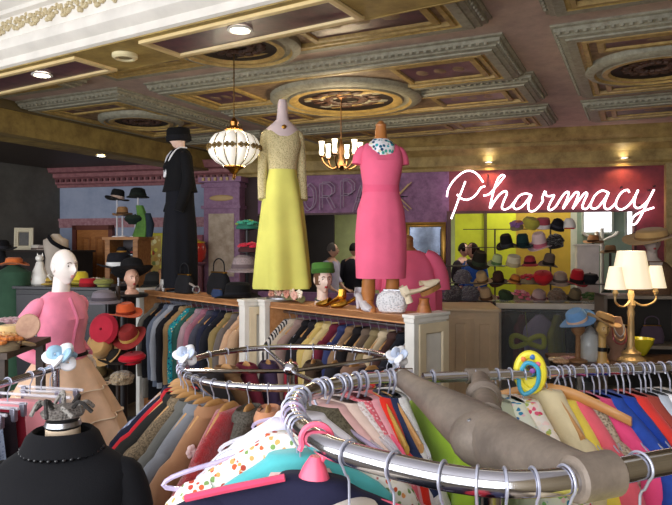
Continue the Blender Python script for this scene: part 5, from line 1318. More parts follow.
# ================================================================ counters and displays at the right
def cab(name, label, cat, p, rz, w_, d_, h_, m, panel=True, top=.03):
    t = thing(name, label, cat, TR(p) @ RZ(rz))
    mb = MB(); mb.bb(0, w_, 0, d_, .08, h_-top); mb.bb(.03, w_-.03, .03, d_-.03, 0, .08); mb.build('carcass', m, t, bevel=.004)
    mb = MB(); mb.bb(-.02, w_+.02, -.02, d_+.02, h_-top, h_); mb.build('worktop', m, t, bevel=.006)
    if panel:
        MX = Matrix(((1, 0, 0, 0), (0, 0, -1, 0), (0, 1, 0, 0), (0, 0, 0, 1)))
        for a_, b_ in ((.04, w_/2-.02), (w_/2+.02, w_-.04)):
            mb = MB(); rectframe(mb, a_, b_, .14, h_-.1, [(0, 0), (0, .012), (.05, .012), (.056, .004)], [0]*3, M=MX); mb.bb(a_+.05, b_-.05, -.004, 0, .19, h_-.15); mb.build('door', m, t)
    return t
wc = V((PX(446, 6.5), 6.5, 0))
CREAM2 = mat('cbb495', .5)
cab('counter_cabinet', 'cream painted counter cabinet right of the wooden rack, below the person in blue', 'cabinet', wc, rad(-6), .53, .75, 1.05, CREAM2)
# glass display counter
gp = V((1.80, 7.1, 0)); GW = 2.6; Mg = TR(gp) @ RZ(rad(-8))
FRM = mat('cfc8be', .45)
t = thing('glass_counter', 'long glass fronted display counter with pale frame under the shelves of hats', 'display counter', Mg)
mb = MB(); mb.bb(0, GW, 0, .5, 0, .1); mb.build('plinth', FRM, t)
for x in (0, .86, 1.72, GW-.04):
    mb = MB(); mb.bb(x, x+.045, 0, .045, .1, 1.0); mb.build('frame_post', FRM, t, bevel=.004)
mb = MB(); mb.bb(-.01, GW+.01, -.01, .06, .99, 1.05); mb.build('top_rail', FRM, t, bevel=.004)
mb = MB(); mb.bb(0, GW, .06, .5, 1.03, 1.045); mb.build('glass_top', mat('c8d4d8', .05, 0, 'glass', scale=.3), t)
mb = MB(); mb.bb(.045, GW-.04, .015, .02, .1, .99); mb.build('glass_front', mat('aab4ba', .04, 0, 'glass', scale=.14), t)
mb = MB(); mb.bb(0, GW, .48, .5, .1, 1.03); mb.build('back_panel', mat('2e2622', .6), t)
mb = MB(); mb.tube([V((.045, .25, .94)), V((GW-.04, .25, .94))], .01, 8); mb.build('inner_rail', STEEL, t)
tg = Mg.to_3x3() @ V((1, 0, 0))
DC = [('4a4048', 'smoky grey dress'), ('6a3038', 'dull red dress'), ('b8acc8', 'lavender striped shirt'), ('8a8a48', 'olive lace dress'), ('23222a', 'black satin dress'), ('1d1d24', 'black crepe dress'), ('6a4a50', 'faded rose dress'), ('2a2228', 'black lace dress'), ('7a5a4a', 'rust brown dress'), ('3a3a48', 'slate dress shirt'), ('5c4a40', 'brown print dress'), ('8a7a70', 'greige wool dress'), ('2e3a3a', 'dark teal dress')]
for i, (c, lb) in enumerate(DC):
    p = Mg @ V((.12+i*.19, .25, .94)); nm = '_'.join(lb.split()[-2:])
    M = basis(p, tg) @ RZ(rad(60 if i != 2 else 20))
    garment(nm, f'{lb} hanging inside the glass counter' + (f' beside the {DC[i-1][1]}' if i else ' next to its left frame post'), lb.split()[-1], M @ TR((0, 0, -.05)), fab(c, 'stripes' if i == 2 else 'fabric', '8a80a4' if i == 2 else None, 30 if i == 2 else None), W=.3, L=.7, T=.09, slope=.08, neck=.05)
    hanger('wire', f'wire hanger of the {lb} inside the glass counter', M, .011, .05, .26, .07, STEEL, STEEL)
t = thing('bow_belt', 'yellow-green satin bow pinned inside the glass counter near its left post', 'bow', Mg @ TR((.34, .06, .62)))
for s in (-1, 1):
    mb = MB(); mb.tube(catmull([(0, 0, 0), (s*.1, 0, .06), (s*.17, 0, .05), (s*.17, 0, -.05), (s*.1, 0, -.05)], 5, True), .03, 8, closed=True, flat=1.0); mb.build('bow_loop', fab('b8c048'), t)
mb = MB(); mb.ball((0, -.01, 0), (.035, .03, .035), 10, 6); mb.build('knot', fab('a8b03c'), t)
mb = MB(); mb.tube([V((0, 0, 0)), V((0, .19, .32))], .003, 5); mb.build('ribbon', fab('a8b03c'), t)
# hat shelves behind the counters
hp = V((1.33, 8.12, 0)); Mh = TR(hp) @ RZ(rad(-9)); HW_ = 2.1
SHZ = [PZ(y, 7.95) for y in (302, 284, 266, 247, 228)]
t = thing('hat_shelf', 'dark open shelf unit crowded with hats in front of the yellow wall', 'shelf', Mh)
DKW = mat('3a2a20', .55, 0, 'wood', '241a14')
for x in (0, .7, 1.4, HW_-.03):
    mb = MB(); mb.bb(x, x+.018, .31, .33, 0, SHZ[-1] if x < 1.5 else SHZ[1]); mb.build('upright', DKW, t)
for k, z in enumerate(SHZ):
    mb = MB(); mb.bb(0 if k < 3 else .3, HW_ if k < 2 else 1.2, .06+.05*k, .33, z-.012, z-.002); mb.build('shelf_board', DKW, t)
HATS = [(453, 0, 'fur', '5a5058', '36303a', .15, 'dark speckled fur hat'), (470, 0, 'fur', '6c6470', '3a3440', .15, 'grey violet fur hat'), (487, 0, 'brim', 'b89a78', '6a4a34', .13, 'tan felt hat with brown band'), (504, 0, 'beret', '3a4a34', '5a6a4a', .1, 'dark green beret'),
        (520, 0, 'flower', 'e0708a', 'f0a8b0', .14, 'pink rose covered hat'), (538, 0, 'cloche', 'c8a8a8', '8a5a60', .12, 'dusty pink cloche'), (556, 0, 'fur', '8a6f5a', '5a4434', .13, 'brown fur hat'), (573, 0, 'brim', '7a6a50', '3a3228', .13, 'khaki felt hat'), (590, 0, 'flower', '4a6a3a', '7a8a4a', .12, 'green leaf covered hat'), (606, 0, 'cloche', '2c3a30', '4a5a44', .11, 'bottle green cloche'),
        (463, 1, 'fur', '7a707c', '403a44', .13, 'mottled grey fur hat'), (483, 1, 'straw', 'c8a878', '7a5a3a', .12, 'natural straw hat'), (499, 1, 'brim', '4a3028', '2a1a16', .12, 'dark brown felt hat'), (514, 1, 'cloche', 'c87a3a', '6a3a1a', .09, 'orange cloche'), (528, 1, 'flower', 'c8283c', 'e05868', .12, 'red rose covered hat'), (543, 1, 'beret', 'c82430', 'a01c28', .12, 'bright red beret with pompon'),
        (560, 1, 'cloche', 'a08c80', '5a4a44', .12, 'taupe cloche'), (576, 1, 'brim', 'b81e2c', '2a1a1c', .14, 'red felt hat with black band'), (590, 1, 'beret', '1e1e24', '1e1e24', .1, 'black beret beside the red felt hat'),
        (478, 2, 'brim', '2a2620', '3c4434', .15, 'wide black felt hat'), (496, 2, 'straw', 'b8c890', '5a7a4a', .11, 'pale green straw hat'), (513, 2, 'pillbox', 'e4d8bc', 'c8b890', .1, 'cream pillbox hat'), (530, 2, 'cloche', 'a83440', '4a1a20', .1, 'dark red cloche'), (548, 2, 'brim', '6a5a50', '2a2622', .12, 'mushroom grey hat'),
        (507, 3, 'brim', '1a1a1e', '3a3a40', .13, 'black felt hat above the cream pillbox'), (523, 3, 'brim', '1e3a3c', '142a2c', .13, 'dark teal felt hat'), (540, 3, 'brim', 'e8ccd0', 'c86a80', .15, 'pale pink hat with a white brim'), (556, 3, 'fur', '1c181a', '2a2224', .13, 'black fur hat'),
        (517, 4, 'flower', '9a6ab0', 'c87a5a', .1, 'violet flowered hat'), (530, 4, 'beret', 'b8b048', '8a8838', .11, 'yellow-green beret'), (543, 4, 'pillbox', 'a8485a', 'e8dce0', .1, 'rose pillbox hat with white trim'), (556, 4, 'cloche', '1c1c22', '3a3a44', .1, 'round black cloche'), (569, 4, 'cap', 'f0ece8', 'b02a34', .1, 'white and red peaked cap')]
for px, k, kd, c, c2, r, lb in HATS:
    lo, hi = -.4, 2.6
    for _ in range(30):
        m_ = (lo+hi)/2; q = Mh @ V((m_, .2, 0))
        if 336+F*q.x/q.y < px: lo = m_
        else: hi = m_
    q = Mh @ V((m_, .2, SHZ[k]))
    row = ('on the lowest shelf of hats', 'on the second hat shelf from below', 'on the middle hat shelf', 'on the second hat shelf from the top', 'on the top hat shelf')[k]
    hat(kd, f'{lb} {row}', TR(q) @ RZ(random.uniform(-1, 1)) @ Matrix.Rotation(rad(random.uniform(5, 28)), 4, 'X') , c, r*1.05, min(.19, r*1.3), c2, 'hats on the shelves', c2 if kd == 'fur' else None)
mb = MB(); mb.bb(-.5, .02, .1, .33, SHZ[0]-.03, SHZ[0]-.002); mb.bb(-.5, -.46, .1, .33, 0, SHZ[0]-.03); mb.build('side_ledge', DKW, t)
mb = MB(); mb.bb(-.4, .02, .1, .33, SHZ[1]-.02, SHZ[1]-.002); mb.build('side_ledge', DKW, t); mb = MB(); mb.bb(-.12, .32, .1, .33, SHZ[2]-.02, SHZ[2]-.002); mb.bb(-.12, -.09, .3, .33, 0, SHZ[2]-.02); mb.build('side_ledge', DKW, t)
# white hat rack with arms before the bright window of the back room
p = pW(602, 1.3); t = thing('hat_rack', 'white wooden hat rack with spread arms in front of the bright back-room window', 'hat stand', TR(p))
mb = MB(); mb.tube([V((0, 0, .03)), V((0, 0, PZ(228, p.y)))], .03, 10); mb.build('pole', WPAINT, t)
mb = MB(); mb.lathe([(.2, 0), (.2, .02), (.04, .06)], 20); mb.build('base', WPAINT, t)
for k in range(5):
    a = k*1.256+.3; mb = MB(); z = PZ(238, p.y); mb.tube(catmull([(0, 0, z-.05), (.12*math.cos(a), .12*math.sin(a), z), (.24*math.cos(a), .24*math.sin(a), z+.05), (.28*math.cos(a), .28*math.sin(a), z+.1)], 4), .02, 8); mb.build('arm', WPAINT, t)
for dx, c, lb, zz_ in ((-.28, 'b8865a', 'tan straw hat on a small stand left of the white hat rack', 243), (-.02, '9a7a5a', 'brown felt hat under the arms of the white hat rack', 253)):
    q = p+V((dx, -.35, 0)); z = PZ(zz_, q.y)
    u = thing('hat_stand', lb.replace('hat on a small', 'hat holder, a small').replace('felt hat under', 'felt hat post under'), 'hat stand', TR(q)); mb = MB(); mb.tube([V((0, 0, .02)), V((0, 0, z))], .02, 8); mb.build('pole', DKW, u); mb = MB(); mb.lathe([(.14, 0), (.14, .02), (.03, .04)], 16); mb.build('base', DKW, u)
    hat('brim', lb, TR(q+V((0, 0, z+.001))), c, .15, .12, '4a3424')
p = pW(577, .3); cab('white_box', 'white box pedestal left of the white hat rack in the back room', 'pedestal', p, A_W, .3, .3, PZ(244, p.y), WPAINT, False)
# ================================================================ branched table lamp and the table at right
LMP = V((PX(631, 5.0), 5.0, 0)); TZ = .79
t = thing('display_table', 'small wooden table under the branched lamp and jewellery stands', 'table', TR((1.72, 4.75, 0)) @ RZ(rad(-4)))
mb = MB(); mb.bb(0, 1.3, 0, .62, TZ-.035, TZ); mb.build('tabletop', mat('5a3c28', .5, 0, 'wood', '3c2618'), t, bevel=.005)
for x in (.03, 1.23):
    for y in (.03, .55): mb = MB(); mb.bb(x, x+.045, y, y+.045, 0, TZ-.035); mb.build('leg', DKW, t)
t = thing('table_lamp', 'tall brass table lamp with one large and two small glowing cream shades', 'lamp', TR((LMP.x, LMP.y, TZ+.001)))
zz = lambda y: PZ(y, 5.0)-TZ
BRL = mat('b89a6a', .45, .35)
mb = MB(); mb.lathe([(.11, 0), (.11, .015), (.085, .03), (.07, .05), (.075, .065), (.04, .085), (.028, .11), (.024, zz(318)), (.03, zz(313)), (.022, zz(309)), (.034, zz(305)), (.02, zz(300)), (.026, zz(294)), (.012, zz(288)), (.008, zz(256)), (.001, zz(253))], 24); mb.build('stem', BRL, t)
SHD = mat('f6dcae', .6, 0, 'glow', emit=.85)
def shadem(x, y0, y1, r0, r1, n=36, y=0):
    mb = MB()
    for sgn in (1, .97):
        mb.loft([[V((x+(r0+(r1-r0)*f)*sgn*(1+.02*math.sin(k*2*PI/n*12))*math.cos(2*PI*k/n), y+(r0+(r1-r0)*f)*sgn*(1+.02*math.sin(k*2*PI/n*12))*math.sin(2*PI*k/n), zz(y0)+(zz(y1)-zz(y0))*f)) for k in range(n)] for f in (0, .04, .3, .6, .95, 1)], cap=(False, False))
    return mb
shadem(0, 289, 251, .155, .1).build('lamp_shade', SHD, t)
mb = MB(); mb.tube([V((.156*math.cos(a), .156*math.sin(a), zz(288.6))) for a in [2*PI*k/36 for k in range(36)]], .005, 6, closed=True); mb.build('shade_trim', mat('b08a58', .6), t)
for s, yy in ((-1, .0), (1, .0)):
    sx = s*.2 if s > 0 else -.185
    yo = -.15 if s < 0 else .02
    mb = MB(); mb.tube(catmull([(0, 0, zz(300)), (sx*.5, yo*.5, zz(306)), (sx, yo, zz(301)), (sx*1.02, yo, zz(292))], 5), .008, 8); ar = mb.build('lamp_arm', BRL, t)
    mb = MB(); mb.lathe([(.008, zz(296)), (.022, zz(292)), (.014, zz(289)), (.012, zz(284))], 14, M=TR((sx*1.02, yo, 0))); mb.build('candle_cup', BRL, ar)
    shadem(sx*1.02, 288, 266, .078, .045, 24, yo).build('lamp_shade', SHD, t)
light('table_lamp_bulb', 'POINT', (LMP.x, LMP.y, PZ(270, 5)), 8, (1, .76, .45), size=.06)
# things on the table
def tp(px, d): return V((PX(px, d), d, TZ+.001))
hp_ = tp(578, 4.95)
t = thing('hat_block', 'wooden block holding the pale blue bonnet on the display table', 'hat stand', TR(hp_)); mb = MB(); mb.lathe([(.07, 0), (.07, .015), (.02, .03), (.018, .2), (.05, .24), (.05, .29), (.001, .32)], 16); mb.build('block', mat('9a7450', .5, 0, 'wood', '7a5434'), t)
hat('brim', 'pale blue sun bonnet with peach lining tilted on its wooden block', TR(hp_+V((0, 0, .31))) @ Matrix.Rotation(rad(-24), 4, 'Y') @ Matrix.Rotation(rad(12), 4, 'X'), '6f9ccc', .14, .1, 'e0b89a')
def vase(label, M, c, prof, name='vase', lid=None, metal=0, glass=False):
    t = thing(name, label, name.replace('_', ' '), M); mb = MB(); mb.lathe(prof, 22); mb.build('body', mat(c, .2, metal, 'glass' if glass else 'plain', scale=.5 if glass else None), t)
    if lid: mb = MB(); h = prof[-1][1]; r = prof[-1][0]; mb.lathe([(r*1.08, h), (r*1.1, h+.015), (r*.5, h+.04), (r*.2, h+.05), (.001, h+.07)], 18, cap=(True, False)); mb.build('lid', mat(lid, .3, metal), t)
    return t
vase('clear glass jar on the display table left of the jewellery head', TR(tp(590, 5.0)), 'd8dcdc', [(.06, 0), (.075, .02), (.08, .12), (.06, .2), (.045, .22)], 'glass_jar', '9a9a9a', glass=True)
t = mhead('jewellery_form', 'golden tan neck form with a black collar and glittering necklace on the table', TR(tp(603, 4.9)), .62, 'c8a060', '8a5a3a', neckl=.2)
mb = MB(); mb.loft(body_rings([(.09, .036, .036, 0, .008), (.12, .035, .037, 0, .008)], 18)); mb.build('collar', mat('121214', .4), t)
hat('straw', 'woven straw hat tilted on the golden jewellery head', TR(tp(603, 4.9)+V((0, 0, .31))) @ Matrix.Rotation(rad(20), 4, 'Y'), 'b8905a', .13, .08, '6a4a2a')
for k, (px, dd_, c, lb) in enumerate(((561, 4.9, 'c8a07a', 'tan beaded coil on the table front'), (568, 5.05, 'b88a84', 'dusty pink beaded coil on the table'), (556, 5.0, 'd8c0a0', 'cream beaded coil at the left end of the table'))):
    t = thing('bead_necklace', lb, 'necklace', TR(tp(px, dd_)))
    for q in range(16):
        a = 2*PI*q/16; mb = MB(); mb.ball((.05*math.cos(a), .04*math.sin(a), .013), .013, 8, 5); mb.build('bead', mat(c, .25), t)
t = thing('jewellery_bust', 'brown velvet bust draped with necklaces between the golden head and the lamp', 'jewellery stand', TR(tp(617, 5.05)))
mb = MB(); mb.loft(body_rings([(0, .07, .05), (.02, .07, .05), (.08, .05, .035), (.14, .09, .05), (.22, .1, .05), (.27, .05, .035), (.34, .03, .03)], 20)); mb.build('bust', fab('8a6a58'), t)
for q in range(3):
    mb = MB(); mb.tube(catmull([(-.045, -.02, .28), (-.03-.01*q, -.055, .22-.025*q), (0, -.062, .19-.03*q), (.03+.01*q, -.055, .22-.025*q), (.045, -.02, .28)], 5), .006, 6); mb.build('necklace', mat(('b8b4b8', 'c89a70', 'a04a50')[q], .25, .4), t)
vase('yellow-green ceramic bowl right of the lamp stem', TR(tp(640, 5.25)), 'c8c030', [(.04, 0), (.05, .01), (.1, .1), (.11, .14), (.1, .14), (.04, .03)], 'bowl')
# dark shelf unit at the right edge behind the lamp
t = thing('display_shelf', 'dark shelf unit at the right edge behind the table lamp', 'shelf', TR((2.55, 6.05, 0)) @ RZ(rad(-8)))
for z in (.3, .75, 1.22):
    mb = MB(); mb.bb(0, .75, 0, .35, z-.03, z); mb.build('shelf_board', mat('8f8478', .5), t)
for x in (0, .72): mb = MB(); mb.bb(x, x+.03, 0, .35, 0, 1.22); mb.build('side_panel', mat('6a5f56', .5), t)
mb = MB(); mb.bb(0.03, .72, .33, .35, 0, 1.19); mb.build('back_panel', mat('2a2420', .6), t)
for k, (x, z, c, lb) in enumerate(((.1, .75, '3a2c28', 'dark brown handbag on the right shelf unit'), (.4, .75, '5a4a5a', 'plum handbag on the right shelf unit'), (.28, .3, '2a2a2c', 'black handbag on the lower right shelf'))):
    bag(lb, TR(V((2.55, 6.05, 0))) @ RZ(rad(-8)) @ TR((x+.08, .15, z+.001)), c, .22, .17, .1)
# mannequin in wide straw hat at far right
d = 6.15; p = V((PX(657, d), d, 0)); zz = lambda y: PZ(y, d)
t = thing('dressed_mannequin', 'grey mannequin bust in a brown cardigan under a wide straw hat at the right edge', 'mannequin', TR((p.x, 6.25, 1.222)) @ RZ(rad(-10)))
z_ = lambda y: PZ(y, 6.25)-1.222
mb = MB(); head(mb, TR((0, -.01, z_(243))), .95, n=20, m=16); mb.loft(body_rings([(0, .12, .09), (z_(285), .14, .1), (z_(268), .16, .085), (z_(262), .1, .065), (z_(257), .05, .05), (z_(250), .045, .05)], 22)); mb.build('body', mat('b8a8a0', .5), t); face(t, TR((0, -.01, z_(243))), .95)
mb = MB(); mb.loft(body_rings([(0, .17, .13), (z_(285), .19, .13), (z_(270), .2, .115), (z_(263), .14, .085), (z_(261), .1, .07)], 28), cap=(True, False)); mb.build('cardigan', fab('8a6a54', 'tweed', '5a4234'), t)
mb = MB(); mb.prism([(-.06, z_(262)), (.06, z_(262)), (.0, z_(284))], -.135, -.1); mb.build('neckline', mat('b8a8a0', .5), t)
hat('straw', 'very wide tan straw hat on the grey mannequin at the right edge', TR((p.x, 6.25, 1.222+z_(239))) @ Matrix.Rotation(rad(-9), 4, 'Y') @ Matrix.Rotation(rad(8), 4, 'X'), 'c4a06a', .27, .1, '8a6a44')
# ================================================================ left and far left displays
random.seed(41)
# display cabinet with glass shelves below the blue wall
def Lp(px, d): return V((PX(px, d), d, 0))
d = 8.9; p = Lp(105, d); z1 = PZ(237, d)
w_ = (140-105)/F*d
t = thing('display_cabinet', 'honey wood display cabinet with glass shelves before the blue wall, hats on top', 'cabinet', TR(p) @ RZ(rad(-10)))
HON = mat('b07a44', .5, 0, 'wood', '8a5828')
for x in (0, w_-.07): mb = MB(); mb.bb(x, x+.07, 0, .4, 0, z1); mb.build('side_post', HON, t)
mb = MB(); mb.bb(-.03, w_+.03, -.03, .43, z1-.04, z1); mb.build('top_board', HON, t)
for z in (.1, PZ(290, d), PZ(272, d), PZ(254, d)): mb = MB(); mb.bb(.07, w_-.07, .02, .4, z-.02, z); mb.build('glass_shelf', mat('8a9aa8', .1, 0, 'glass', scale=.5), t)
mb = MB(); mb.bb(.07, w_-.07, .38, .4, 0, z1); mb.build('back_panel', mat('6a6468', .6), t)
MC = TR(p) @ RZ(rad(-10))
for x, z, kd, c, c2, lb in ((.14, 254, 'cloche', '2a2a30', 'c08a3a', 'black cloche on the upper glass shelf of the honey cabinet'), (.34, 254, 'brim', '3a3434', '8a3a3a', 'dark felt hat on the upper glass shelf of the honey cabinet'),
                            (.15, 272, 'brim', 'b0884a', '4a3020', 'mustard felt hat on the middle glass shelf'), (.34, 272, 'cloche', '77808c', '3a4450', 'grey blue cloche on the middle glass shelf'), (.15, 290, 'fur', '8a7468', '5a463c', 'brown fur hat on the lower glass shelf'), (.34, 290, 'pillbox', '5a6a80', '2a3444', 'slate blue pillbox hat on the lower glass shelf')):
    hat(kd, lb, MC @ TR((x, .2, PZ(z, d)+.001)), c, .1, .1, c2, None, c2 if kd == 'fur' else None)
# hats on hat stands on top of the cabinet
for px, py, kd, c, c2, r, lb in ((110, 199, 'brim', '17171a', 'c8b0a8', .17, 'wide black hat with a pale lining over the honey cabinet'), (116, 215, 'brim', '8a6a4a', '4a3424', .14, 'brown felt hat below the wide black hat'), (133, 197, 'cloche', '141a18', '1c2420', .16, 'tall black cloche above the green scarf'),
                                 (130, 224, 'beret', '1c2a26', '2a3a34', .15, 'dark green beret on the honey cabinet')):
    q = MC @ V(((px-105)/F*d, .2, z1)); z = PZ(py, d)
    st = thing('hat_stand', f'slim stand holding the {" ".join(lb.split()[:3])} on the honey cabinet', 'hat stand', TR((q.x, q.y, z1+.001)))
    mb = MB(); mb.tube([V((0, 0, .01)), V((0, 0, z-z1-.002))], .011, 8); mb.build('pole', mat('d8d8e0', .3), st); mb = MB(); mb.lathe([(.07, 0), (.07, .012), (.014, .02)], 16); mb.build('base', mat('d8d8e0', .3), st)
    hat(kd, lb, TR((q.x, q.y, z)) @ RZ(.4) @ Matrix.Rotation(rad(8 if px == 110 else 0), 4, 'Y'), c, r, r*.9, c2)
q = MC @ V(((136-105)/F*d, .16, z1)); zt = PZ(205, d)
t = thing('scarf', 'long green scarf draped under the tall black cloche', 'scarf', TR((q.x, q.y, z1+.001)))
h = zt-z1; mb = MB(); R = []
for i in range(7):
    f = i/6; R.append(body_rings([(h*(1-f), .05+.06*f, .025+.02*f, .04*math.sin(f*3), 0, .12)], 22, 5)[0])
mb.loft(R); mb.build('drape', fab('5a8a3a', 'mottle', '35582a'), t)
mb = MB(); mb.loft(body_rings([(0, .045, .03, .14), (h*.4, .06, .035, .15, 0, .1), (h*.75, .04, .03, .12)], 16, 5)); mb.build('tail', fab('23303c'), t)
# floral picture panel on blue wall
a, z0 = onW(141, 292); b, z1_ = onW(166, 233)
frame('yellow floral tapestry panel hanging right of the honey cabinet', MW @ TR(((a+b)/2, -.05, z0)), b-a, z1_-z0, .05, mat('d8d048', .5), fab('c8a860', 'floral', 'wall', 12), 'tapestry_panel')
a, z0 = onW(190, 292); b, z1_ = onW(205, 235)
frame('narrow pink tapestry panel between black suit and mauve pilaster', MW @ TR(((a+b)/2, -.05, z0)), b-a, z1_-z0, .04, mat('b8707a', .5), fab('c07a84', 'mottle', '8a4a58', 10), 'tapestry_panel')
p = Lp(197, 10.0); t = thing('pedestal', 'slim dark pedestal carrying the red and yellow vase', 'pedestal', TR(p)); zt = PZ(262, 10)
mb = MB(); mb.lathe([(.14, 0), (.14, .04), (.08, .08), (.08, zt-.06), (.13, zt-.02), (.13, zt)], 18); mb.build('column', mat('8a5a68', .5), t)
vase('red vase with a yellow rim between the black suit and the mauve pilaster', TR((p.x, p.y, zt+.001)), 'c03830', [(.08, 0), (.13, .06), (.15, .2), (.12, .3)], 'vase', 'd8b828')
# left wall: framed picture, torso with black sash
pl = MU @ V((-9.19, 7.85, 0)); 
dq = 10.4; z0, z1_ = PZ(249, dq), PZ(228, dq)
kq = (24-336)/F
# point of left wall along pixel column 24
vv = lambda k: ((-9.19)*(.9026-k*-.4305*-1)) 
def onLeft(px):
    k = (px-336)/F; u = -9.19
    return (u*(k*(-.4305)-.9026))/(.4305-k*.9026)
v24 = onLeft(24); pw = UV(-9.19, v24); dq = pw.y
z0, z1_ = PZ(249, dq), PZ(228, dq)
# cabinet against the left wall that carries the pictures and forms
t = thing('wall_shelf', 'dark sideboard along the left wall under the cream picture frame', 'sideboard', TR(pw+V((.18, -.75, 0))) @ RZ(rad(-20)))
hs_ = PZ(250, dq-.6)
mb = MB(); mb.bb(-.7, 1.15, 0, .45, 0, hs_-.03); mb.build('carcass', mat('241e1c', .6), t)
mb = MB(); mb.bb(-.73, 1.18, -.03, .48, hs_-.03, hs_); mb.build('worktop', mat('3a2e28', .5, 0, 'wood', '241a16'), t)
for x in (-.65, -.02, .6): mb = MB(); mb.bb(x, x+.5, -.015, 0, .12, hs_-.12); mb.build('door', mat('2e2622', .6), t)
MSB = TR(pw+V((.18, -.75, 0))) @ RZ(rad(-20))
def on_sb(px, y=.22):
    lo, hi = -1.5, 2
    for _ in range(30):
        m_ = (lo+hi)/2; q = MSB @ V((m_, y, 0))
        if 336+F*q.x/q.y < px: lo = m_
        else: hi = m_
    return MSB @ V((m_, y, hs_+.001))
q = on_sb(24); fh = (250-228)/F*q.y
frame('cream framed small dark picture standing on the dark sideboard by the left wall', TR(q) @ RZ(rad(8)) @ Matrix.Rotation(rad(-3), 4, 'X'), 18/F*q.y, fh, .07, mat('d8cdb0', .5), mat('4a4640', .5, 0, 'mottle', '2a2826', 20))
for px, py, c, kd, lb in ((8, 0, '2a2422', 'brim', 'dark brown hat at the left end of the sideboard'), (37, 0, 'd8d0c4', 'pillbox', 'pale pillbox hat right of the cream picture frame'), (43, 0, 'b8a8a0', 'cloche', 'beige cloche hat at the right of the sideboard')):
    hat(kd, lb, TR(on_sb(px, .15)), c, .1, .08, '6a5a50')
d = 8.6; p = Lp(56, d); zz = lambda y: PZ(y, d)
t = thing('dress_form', 'pale headless torso form with a black diagonal sash near the wood door', 'dress form', TR(p) @ RZ(rad(30)))
mb = MB(); mb.loft(body_rings([(zz(290), .17, .13), (zz(270), .14, .11), (zz(258), .13, .105), (zz(246), .16, .12, 0, -.01), (zz(240), .16, .09), (zz(237), .08, .06), (zz(234), .05, .05)], 24)); mb.build('torso', mat('c9bcae', .6), t)
mb = MB(); mb.tube(catmull([(-.1, -.05, zz(236.5)), (-.06, -.13, zz(242)), (.04, -.14, zz(247)), (.15, -.07, zz(250))], 5), .035, 8, flat=.5); mb.build('sash', fab('121216'), t)
mb = MB(); mb.lathe([(.2, 0), (.2, .02), (.03, .05), (.02, zz(290))], 18); mb.build('stand', STEEL, t)
# green form with orange hat
d = 6.6; p = Lp(14, d); zz = lambda y: PZ(y, d)
t = thing('dress_form', 'dark green draped dress form under an orange hat at the left edge', 'dress form', TR(p))
mb = MB(); mb.loft(body_rings([(.04, .2, .18, 0, 0, .05), (.7, .17, .15, 0, 0, .04), (zz(285), .16, .13), (zz(272), .17, .12), (zz(267), .08, .06), (zz(265), .05, .05)], 28)); mb.build('torso', fab('2e4a38'), t)
hat('straw', 'orange straw hat on the dark green dress form at the left edge', TR((p.x, p.y, zz(265))), 'c86a34', .15, .08, 'a84a20')
t = thing('black_coat_form', 'black draped dress form just left of the green form', 'dress form', TR(Lp(0, 6.9)))
mb = MB(); mb.loft(body_rings([(.04, .2, .18, 0, 0, .05), (PZ(285, 6.9), .17, .14), (PZ(262, 6.9), .16, .11), (PZ(256, 6.9), .06, .05), (PZ(250, 6.9), .05, .05)], 24)); mb.build('torso', fab('16161a'), t)
hat('brim', 'black felt hat on the black form at the left edge', TR(Lp(0, 6.9)+V((0, 0, PZ(250, 6.9)))), '121216', .17, .11, '2a2a30')
# low dark chest and tables behind the pink mannequin
d = 6.3; p = Lp(80, d); zt = PZ(287, d)
t = thing('chest_of_drawers', 'black chest of drawers behind the pink cardigan mannequin', 'chest', TR(p) @ RZ(rad(-14)))
cw = 32/F*d; mb = MB(); mb.bb(-.75, cw, 0, .5, .05, zt-.03); mb.build('carcass', mat('17161c', .4), t, bevel=.005)
mb = MB(); mb.bb(-.78, cw+.02, -.02, .52, zt-.03, zt); mb.build('top_board', mat('1f1d24', .35), t, bevel=.004)
for k in range(4):
    for x0, x1 in ((-.73, -.24), (-.22, cw-.02)):
        mb = MB(); mb.bb(x0, x1, -.014, 0, .1+k*(zt-.17)/4, .085+(k+1)*(zt-.17)/4); dw = mb.build('drawer', mat('1c1a22', .35), t, bevel=.003)
        mb = MB(); mb.ball(((x0+x1)/2, -.025, .09+(k+.5)*(zt-.17)/4), .013, 8, 6); mb.build('knob', STEEL, dw)
MD = TR(p) @ RZ(rad(-14))
def on_d(px, y=.2):
    lo, hi = -1.5, 1.5
    for _ in range(30):
        m_ = (lo+hi)/2; q = MD @ V((m_, y, 0))
        if 336+F*q.x/q.y < px: lo = m_
        else: hi = m_
    return MD @ V((m_, y, zt+.001))
t = thing('cat_figurine', 'white porcelain cat figurine with a long neck left of the white mannequin head', 'figurine', TR(on_d(39, .25)))
mb = MB(); mb.loft(body_rings([(0, .09, .07), (.02, .1, .08), (.1, .085, .07), (.18, .05, .045, .005), (.24, .035, .035, .01)], 18)); mb.ball((.012, -.01, .275), (.042, .045, .038), 12, 8)
for s in (-1, 1): mb.loft([[V((.012+s*.024+.012*math.cos(a), -.005+.008*math.sin(a), .3)) for a in (0, 2.1, 4.2)], [V((.012+s*.028, -.005, .335))]*3])
mb.build('body', mat('e8e4dc', .25), t)
mb = MB(); mb.tube(catmull([(.08, .03, .03), (.13, 0, .05), (.12, -.05, .1)], 5), .014, 8); mb.build('tail', mat('e8e4dc', .25), t)
